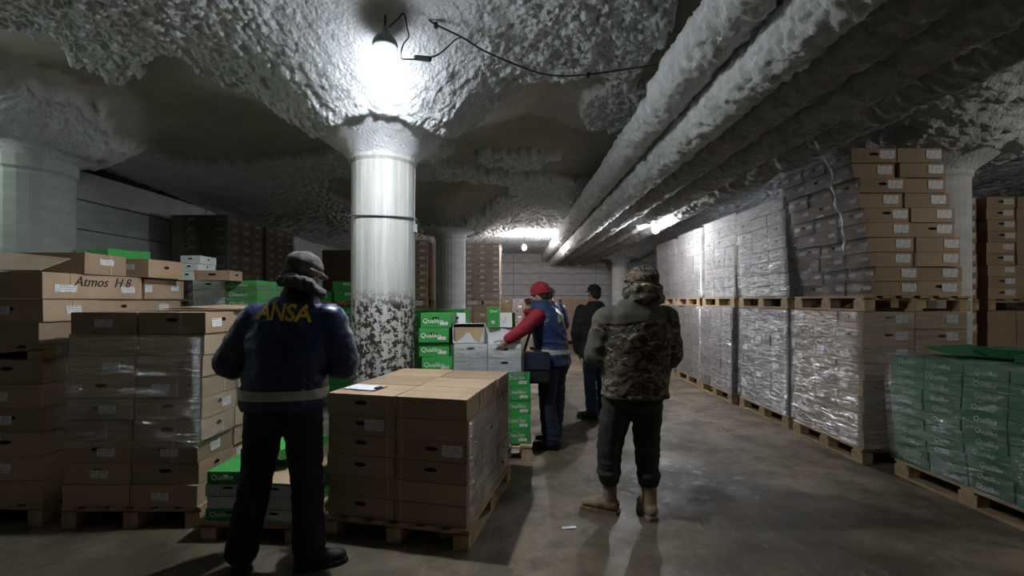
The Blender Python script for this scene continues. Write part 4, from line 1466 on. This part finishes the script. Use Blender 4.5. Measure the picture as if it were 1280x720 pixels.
def person(label, loc, J, outfit):
    """J: joints in local metres; the figure is one continuous body under separate garments"""
    t = thing('person', label, 'person', loc)
    g = lambda k: Vector(J[k])
    b = MB()
    hP, hq = head(b, g('head'), J.get('yaw', 0), J.get('pitch', 0))
    b.capsule(g('neck') + Vector((0, 0, -.03)), g('head') + Vector((0, -.02, -.03)), .060, .056)
    ch = (g('ls') + g('rs')) / 2; pe = (g('lh') + g('rh')) / 2
    b.loft([(pe.x, pe.y, pe.z - .10, .10, .08), (pe.x, pe.y, pe.z, .165, .11), (pe.x * .6 + ch.x * .4, pe.y * .6 + ch.y * .4, pe.z * .6 + ch.z * .4, .145, .10),
            (pe.x * .2 + ch.x * .8, pe.y * .2 + ch.y * .8, pe.z * .2 + ch.z * .8, .175, .115), (ch.x, ch.y, ch.z + .02, .16, .09), (g('neck').x, g('neck').y, g('neck').z, .07, .06)])
    for s in 'lr':
        b.capsule(g(s + 's'), g(s + 'e'), .052, .042); b.capsule(g(s + 'e'), g(s + 'w'), .042, .029)
        b.capsule(g(s + 'h'), g(s + 'k'), .082, .055); b.capsule(g(s + 'k'), g(s + 'a'), .055, .038)
        hd = J.get(s + 'hd') or tuple(g(s + 'w') - g(s + 'e'))
        hand(b, g(s + 'w'), hd, J.get(s + 'pn', (0, 0, -1)), J.get(s + 'curl', .5), 1 if s == 'r' else -1)
        a = g(s + 'a'); tv = (g(s + 't') - a); tv.z = 0; tv.normalize()
        b.capsule(a + Vector((0, 0, -.03)) - tv * .03, a + tv * .14 + Vector((0, 0, -.05)), .036, .028)
    body = obj('body', bake(b, 'body', 'skin', .0075, 3), t)
    for s in (-1, 1):
        eb = MB(); eb.ell(hP(s * .032, .077, .008), (.0115, .0115, .0115), None, 10)
        obj('eye', eb.mesh('eye', 'eye_white', True), t)
    hb = MB(); hb.ell(hP(0, -.02, .032), (.082, .092, .092), hq); hb.ell(hP(0, -.06, -.02), (.068, .045, .06), hq)
    obj('hair', bake(hb, 'hair', outfit.get('hair', 'hair_dark'), .008, 2), t)

    # trousers
    tr = outfit['trousers']
    b = MB()
    b.loft([(pe.x, pe.y, pe.z - .13, .15, .11), (pe.x, pe.y, pe.z, .195, .135), (pe.x, pe.y, pe.z + .12, .185, .125)])
    for s in 'lr':
        a = g(s + 'a'); kn = g(s + 'k')
        end = a + (kn - a) * tr.get('cut', .05)
        b.capsule(g(s + 'h'), kn, .112 * tr['w'], .085 * tr['w']); b.capsule(kn, end, .085 * tr['w'], tr.get('hem', .07))
        if tr.get('blouse'):
            b.ell(end + Vector((0, 0, .03)), (tr['blouse'], tr['blouse'], .05))
    tme = bake(b, 'trousers', tr['mat'], .011, 4, .010, (9, 9, 22), 3)
    obj('trousers', tme, t)

    # shoes or boots
    sh = outfit['shoes']
    for s in 'lr':
        a = g(s + 'a'); tv = (g(s + 't') - a); tv.z = 0; tv.normalize()
        p = Vector((a.x, a.y, 0)); sd = Vector((-tv.y, tv.x, 0))
        b = MB()
        hgt = sh['h']
        kn = g(s + 'k')
        top = a + (kn - a).normalized() * (hgt - .09) if hgt > .1 else a
        b.capsule(p - tv * .035 + Vector((0, 0, .062)), p + tv * .06 + Vector((0, 0, .062)), .046, .048)
        b.capsule(p + tv * .05 + Vector((0, 0, .055)), p + tv * .165 + Vector((0, 0, .046)), .047, .036)
        b.capsule(p - tv * .012 + Vector((0, 0, .075)), top, .046, sh.get('shaft', .05))
        bo = obj('boot' if hgt > .12 else 'shoe', bake(b, 'boot', sh['mat'], .008, 3, .004, (20, 20, 30), 5), t)
        b = MB()
        pts = []
        for u, ww in ((-.085, .030), (-.06, .043), (.0, .045), (.08, .050), (.15, .047), (.195, .030), (.21, .012)):
            pts.append((u, ww))
        ring = [p + tv * u + sd * ww for u, ww in pts] + [p + tv * u - sd * ww for u, ww in reversed(pts)]
        n = len(ring)
        V = [(q.x, q.y, .002) for q in ring] + [(q.x, q.y, .028) for q in ring]
        b.add(V, [tuple(range(n))[::-1], tuple(range(n, 2 * n))] + [(i, (i + 1) % n, n + (i + 1) % n, n + i) for i in range(n)])
        b.build('sole', sh.get('sole', 'rubber_black'), bo)
    return t, g, hP, hq, pe, ch


def sleeves(b, g, r=(.082, .072, .056), cuff=.93, which='lr'):
    for s in which:
        e = g(s + 'e'); w = g(s + 'w')
        b.capsule(g(s + 's'), e, r[0], r[1]); b.capsule(e, e + (w - e) * cuff, r[1], r[2])


# --- man in the lettered navy jacket (foreground left)
J = dict(head=(.115, .03, 1.70), yaw=-.25, pitch=-.25, neck=(.075, -.01, 1.535), ls=(-.135, -.01, 1.435), rs=(.275, .0, 1.425), le=(-.305, .03, 1.185), re=(.335, .05, 1.18),
         lw=(-.13, .27, 1.16), rw=(.18, .29, 1.17), lpn=(1, 0, .2), rpn=(-1, 0, .2), lh=(-.085, .0, .93), rh=(.115, .0, .93), lk=(-.165, .03, .50), rk=(.135, .03, .50),
         la=(-.225, -.02, .09), ra=(.16, .0, .09), lt=(-.30, .17, .03), rt=(.30, .06, .03))
t, g, hP, hq, pe, ch = person('man seen from behind in a navy jacket with yellow ANSA letters and grey cap', (-1.33, 2.68, 0), J,
                              dict(trousers=dict(mat='black_cloth', w=1.0, hem=.085), shoes=dict(mat='shoe_black', h=.1)))
b = MB()
b.loft([(.012, .0, .93, .225, .15), (.012, 0, 1.0, .235, .155), (.02, 0, 1.12, .225, .15), (.045, 0, 1.28, .235, .16), (.068, 0, 1.40, .245, .155), (.072, -.005, 1.47, .215, .135), (.075, -.01, 1.53, .13, .105), (.08, 0, 1.56, .10, .09)])
sleeves(b, g, (.098, .092, .066))
jm = bake(b, 'jacket', 'navy_satin', .011, 6, .016, (8, 8, 13), 2)
jo = obj('jacket', jm, t)
band = obj('reflective_band', patch(jm, 'reflective_band', 'reflective', lambda x, y, z: 1.0 < z < 1.055 and abs(x - .012) < .265 and y < .2, .006), jo)
band['label'] = 'grey reflective waistband'
# lettering wrapped onto the back
tm = text_mesh('ANSA', .112, 'gold_print', .0005, .0, .0030).copy()
bm = bmesh.new(); bm.from_mesh(tm)
bmesh.ops.triangulate(bm, faces=bm.faces); bmesh.ops.subdivide_edges(bm, edges=bm.edges, cuts=2, use_grid_fill=True)
bt = BVHTree.FromPolygons([v.co.copy() for v in jm.vertices], [tuple(p.vertices) for p in jm.polygons])
for v in bm.verts:
    px, pz = v.co.x * 1.0 + .078, v.co.z * 1.15 + 1.478 - v.co.x * .06
    h = bt.ray_cast(Vector((px, -1, pz)), Vector((0, 1, 0)))
    yy = h[0].y if h[0] is not None else -.13
    v.co = Vector((px, yy - .006 + v.co.y, pz))
bm.to_mesh(tm); bm.free()
lo = obj('lettering', tm, jo); lo['label'] = 'yellow ANSA letters across the back'
b = MB(); b.loft([(.09, -.005, 1.50, .125, .105), (.10, 0, 1.56, .105, .095), (.112, .01, 1.60, .100, .095), (.118, .015, 1.63, .092, .09)])
obj('collar', bake(b, 'collar', 'black_cloth', .01, 4, .010, (14, 14, 20), 6), jo)
b = MB(); b.ell(hP(0, -.010, .045), (.100, .118, .088), hq); b.ell(hP(0, -.025, .0), (.097, .098, .050), hq); b.ell(hP(0, .12, .02), (.07, .05, .012), hq)
co_ = obj('cap', bake(b, 'cap', 'cap_grey', .007, 4, .004, (25, 25, 25), 1), t)
b = MB()
for s in (-1, 1):
    b = MB(); b.capsule(hP(s * .088, .06, .02), hP(s * .092, -.06, .010), .004, .008, 8); b.build('glasses_temple', 'reflective', t, True)
b = MB()
b.capsule(hP(.10, -.06, -.085), hP(.02, -.105, -.07), .032, .036); b.capsule(hP(.02, -.105, -.07), hP(-.09, -.06, -.055), .036, .026); b.capsule(hP(.10, -.06, -.085), hP(.15, -.02, -.12), .032, .024)
obj('fur_collar', bake(b, 'fur_collar', 'cap_grey', .008, 2, .016, (30, 30, 30), 4), t)

# --- man in camouflage (right foreground)
J = dict(head=(.075, .0, 1.665), yaw=.30, pitch=-.12, neck=(.03, -.01, 1.51), ls=(-.175, .0, 1.395), rs=(.225, .0, 1.40), le=(-.235, .04, 1.15), re=(.285, .05, 1.15),
         lw=(-.11, .26, 1.10), rw=(.16, .27, 1.10), lpn=(1, 0, 0), rpn=(-1, 0, 0), lh=(-.085, 0, .90), rh=(.105, 0, .90), lk=(-.155, .04, .49), rk=(.115, .03, .49),
         la=(-.165, .03, .09), ra=(.115, -.04, .09), lt=(-.40, .12, .03), rt=(.10, .2, .03))
t, g, hP, hq, pe, ch = person('man seen from behind in a camouflage jacket, dark trousers and tan boots', (.87, 3.36, 0), J,
                              dict(trousers=dict(mat='dark_olive', w=1.08, cut=.42, hem=.075, blouse=.088), shoes=dict(mat='tan_leather', h=.30, shaft=.058, sole='tan_leather')))
b = MB()
b.loft([(.02, 0, .86, .235, .165), (.02, 0, .93, .235, .165), (.022, 0, 1.05, .232, .165), (.025, 0, 1.22, .245, .17), (.027, 0, 1.35, .25, .165), (.028, -.005, 1.44, .215, .145), (.032, -.01, 1.50, .15, .12), (.045, 0, 1.55, .115, .105)])
sleeves(b, g, (.105, .100, .075))
jm = bake(b, 'jacket', 'camo', .011, 6, .014, (8, 8, 12), 4)
jo = obj('jacket', jm, t); jo['label'] = 'padded camouflage jacket'
yk = obj('yoke', patch(jm, 'yoke', 'olive_cloth', lambda x, y, z: z > 1.40 + .02 * math.sin(x * 9) or (x < -.20 and z < 1.33 and z > 1.06), .004), jo)
yk['label'] = 'plain olive shoulder yoke and left sleeve'
b = MB()
b.loft([(.02, 0, .855, .240, .170), (.02, 0, .885, .242, .172)]);
obj('hem', bake(b, 'hem', 'camo', .011, 2, .006, (14, 14, 14), 8), jo)
b = MB(); b.ell(hP(0, -.012, .036), (.108, .122, .092), hq); b.ell(hP(0, -.03, -.05), (.118, .112, .070), hq); b.ell(hP(0, -.035, -.115), (.13, .11, .052), hq); b.ell(hP(-.05, .07, -.05), (.07, .06, .07), hq)
obj('hood', bake(b, 'hood', 'camo', .009, 3, .016, (12, 12, 20), 7), t)
b = MB(); b.ell(hP(0, .02, .075), (.102, .118, .058), hq); b.ell(hP(0, .125, .045), (.075, .06, .012), hq)
obj('cap', bake(b, 'cap', 'camo', .008, 3, .004, (20, 20, 20), 2), t)

# --- man with the red hat (reaches for the white cartons)
J = dict(head=(-.115, -.0, 1.605), yaw=.95, pitch=-.18, neck=(-.07, .0, 1.475), ls=(-.15, -.165, 1.39), rs=(.05, .16, 1.385), le=(-.31, -.30, 1.25), re=(-.20, .22, 1.24),
         lw=(-.45, -.385, 1.165), rw=(-.235, .06, 1.44), lhd=(-.6, .05, -.75), lpn=(-.4, 1, .1), lcurl=.35, rpn=(0, -1, 0), rhd=(-.1, -.4, 1), lh=(-.03, -.09, .90), rh=(.06, .085, .90), lk=(-.045, -.09, .49), rk=(.07, .09, .49),
         la=(-.0, -.09, .09), ra=(.03, .08, .09), lt=(-.2, -.06, .03), rt=(-.16, .16, .03))
t, g, hP, hq, pe, ch = person('man in a red knitted hat, navy vest and red sleeves reaching over white cartons', (.41, 4.90, 0), J,
                              dict(trousers=dict(mat='navy_cloth', w=1.0, hem=.09), shoes=dict(mat='shoe_black', h=.1)))
b = MB()
sleeves(b, g, (.078, .066, .050), .94)
b.loft([(-.07, 0, 1.36, .14, .17), (-.075, 0, 1.45, .10, .10), (-.085, 0, 1.53, .085, .085)])
so = obj('sweater', bake(b, 'sweater', 'red_cloth', .010, 4, .008, (10, 10, 20), 3), t)
b = MB()
b.loft([(.015, 0, .87, .175, .215), (.015, 0, .97, .178, .215), (.0, 0, 1.1, .175, .20), (-.03, 0, 1.28, .178, .205), (-.045, .0, 1.39, .165, .185), (-.06, .0, 1.45, .12, .13), (-.07, 0, 1.49, .09, .095)])
vm = bake(b, 'vest', 'navy_satin', .011, 5, .012, (9, 9, 14), 5)
vo = obj('vest', vm, t)
obj('reflective_band', patch(vm, 'reflective_band', 'reflective', lambda x, y, z: 1.0 < z < 1.045, .006), vo)
em = obj('emblem', patch(vm, 'emblem', 'emblem', lambda x, y, z: (x - .09) ** 2 + (z - 1.36) ** 2 < .05 ** 2 and x > .05, .005), vo); em['label'] = 'pale round emblem on the back of the vest'
b = MB(); b.ell(hP(0, -.012, .045), (.093, .112, .092), hq); b.ell(hP(0, -.015, .01), (.096, .113, .034), hq)
obj('knitted_hat', bake(b, 'knitted_hat', 'red_wool', .007, 3, .004, (40, 40, 12), 2), t)
b = MB(); b.loft([(-.08, 0, 1.44, .125, .125), (-.095, 0, 1.50, .105, .105), (-.105, 0, 1.55, .095, .10)])
obj('vest_collar', bake(b, 'vest_collar', 'denim', .009, 3, .008, (14, 14, 20), 4), vo)
# black bag at his side
t2 = thing('shoulder_bag', 'black bag hanging at the side of the red hatted man', 'bag', (.235, 4.645, .72))
b = MB(); b.loft([(0, 0, .0, .135, .05), (0, 0, .03, .145, .06), (0, 0, .26, .14, .055), (0, 0, .31, .13, .045)], 24, 0, 6.0)
obj('bag_body', bake(b, 'bag_body', 'black_cloth', .008, 3, .005, (8, 8, 8), 2), t2)
b = MB(); b.box(-.14, .14, -.068, -.06, .14, .31); b.build('bag_flap', 'navy_cloth', t2)
b = MB(); b.tube([(-.12, 0, .30), (-.06, .03, .48), (.02, .09, .62), (.10, .14, .72)], .012, 8); b.build('strap', 'black_cloth', t2, True)

# --- man in black jacket and cap
J = dict(head=(.0, .02, 1.635), yaw=.35, pitch=-.05, neck=(.02, .0, 1.495), ls=(-.165, .0, 1.40), rs=(.205, .0, 1.40), le=(-.235, -.03, 1.13), re=(.26, -.02, 1.12),
         lw=(-.205, .03, .88), rw=(.25, .06, .88), lpn=(1, 0, 0), rpn=(-1, 0, 0), lcurl=.45, lh=(-.06, 0, .90), rh=(.10, 0, .90), lk=(-.055, .02, .49), rk=(.12, .06, .49),
         la=(-.04, -.05, .09), ra=(.14, .12, .09), lt=(-.2, .04, .03), rt=(.1, .3, .03))
t, g, hP, hq, pe, ch = person('man in a black jacket, black cap and blue jeans walking away', (1.08, 6.08, 0), J,
                              dict(trousers=dict(mat='denim', w=.92, hem=.075), shoes=dict(mat='shoe_black', h=.1)))
b = MB()
b.loft([(.02, 0, .80, .215, .15), (.02, 0, .9, .222, .155), (.02, 0, 1.05, .215, .15), (.02, 0, 1.25, .225, .155), (.02, 0, 1.37, .225, .15), (.02, 0, 1.44, .18, .12), (.02, 0, 1.50, .11, .10), (.01, 0, 1.53, .09, .09)])
sleeves(b, g, (.088, .08, .06), .95)
obj('jacket', bake(b, 'jacket', 'black_cloth', .012, 5, .010, (8, 8, 14), 6), t)
b = MB(); b.ell(hP(0, -.01, .055), (.088, .106, .074), hq); b.ell(hP(0, .115, .035), (.066, .06, .010), hq)
obj('cap', bake(b, 'cap', 'cap_black', .007, 3), t)

# --- second navy figure behind the red hatted man
J = dict(head=(.0, .02, 1.635), yaw=-.3, pitch=-.1, neck=(.0, .0, 1.49), ls=(-.18, .0, 1.40), rs=(.18, .0, 1.40), le=(-.25, .03, 1.14), re=(.25, .03, 1.14),
         lw=(-.12, .24, 1.08), rw=(.12, .24, 1.08), lpn=(1, 0, 0), rpn=(-1, 0, 0), lh=(-.09, 0, .90), rh=(.09, 0, .90), lk=(-.10, .02, .49), rk=(.10, .02, .49),
         la=(-.11, -.02, .09), ra=(.11, -.02, .09), lt=(-.14, .2, .03), rt=(.14, .2, .03))
t, g, hP, hq, pe, ch = person('person in navy with a dark cap mostly hidden behind the red hatted man', (.635, 7.7, 0), J,
                              dict(trousers=dict(mat='black_cloth', w=1.0, hem=.08), shoes=dict(mat='shoe_black', h=.1)))
b = MB()
b.loft([(0, 0, .86, .21, .15), (0, 0, 1.0, .21, .15), (0, 0, 1.25, .22, .15), (0, 0, 1.37, .22, .15), (0, 0, 1.44, .18, .12), (0, 0, 1.50, .11, .10), (0, 0, 1.53, .09, .09)])
sleeves(b, g, (.088, .08, .06), .95)
jm = bake(b, 'jacket', 'navy_satin', .013, 5, .010, (8, 8, 14), 9)
jo = obj('jacket', jm, t)
b = MB(); b.ell(hP(0, -.01, .05), (.088, .106, .078), hq); b.ell(hP(0, .115, .035), (.066, .06, .010), hq)
obj('cap', bake(b, 'cap', 'cap_black', .008, 3), t)

# ------------------------------------------------------------------ litter on the floor
def scrap(name, loc, pts, label, mat='paper'):
    b = MB()
    n = len(pts)
    b.add([(x_, y_, z_) for x_, y_, z_ in pts] + [(x_, y_, z_ + .002) for x_, y_, z_ in pts], [tuple(range(n))[::-1], tuple(range(n, 2 * n))] + [(i, (i + 1) % n, n + (i + 1) % n, n + i) for i in range(n)])
    o = b.build(name, mat); o.location = loc
    tag(o, label, 'litter')


scrap('paper_scrap', (.39, 3.15, .001), [(-.05, -.012, 0), (.0, -.016, .004), (.05, .0, .001), (.045, .022, .003), (.0, .012, .006), (-.05, .012, .001)], 'small white paper scrap on the floor left of the camouflage man')
b = MB(); b.tube([(-.02, -.10, .004), (.0, -.04, .005), (-.015, .02, .004), (.03, .09, .006), (.06, .10, .005)], .005, 6)
b.tube([(.0, -.04, .006), (.05, .0, .006)], .004, 6)
o = b.build('film_scrap', 'paper', None, True); o.location = (2.5, 5.5, 0); tag(o, 'thin white scrap of film on the floor before the right row', 'litter')
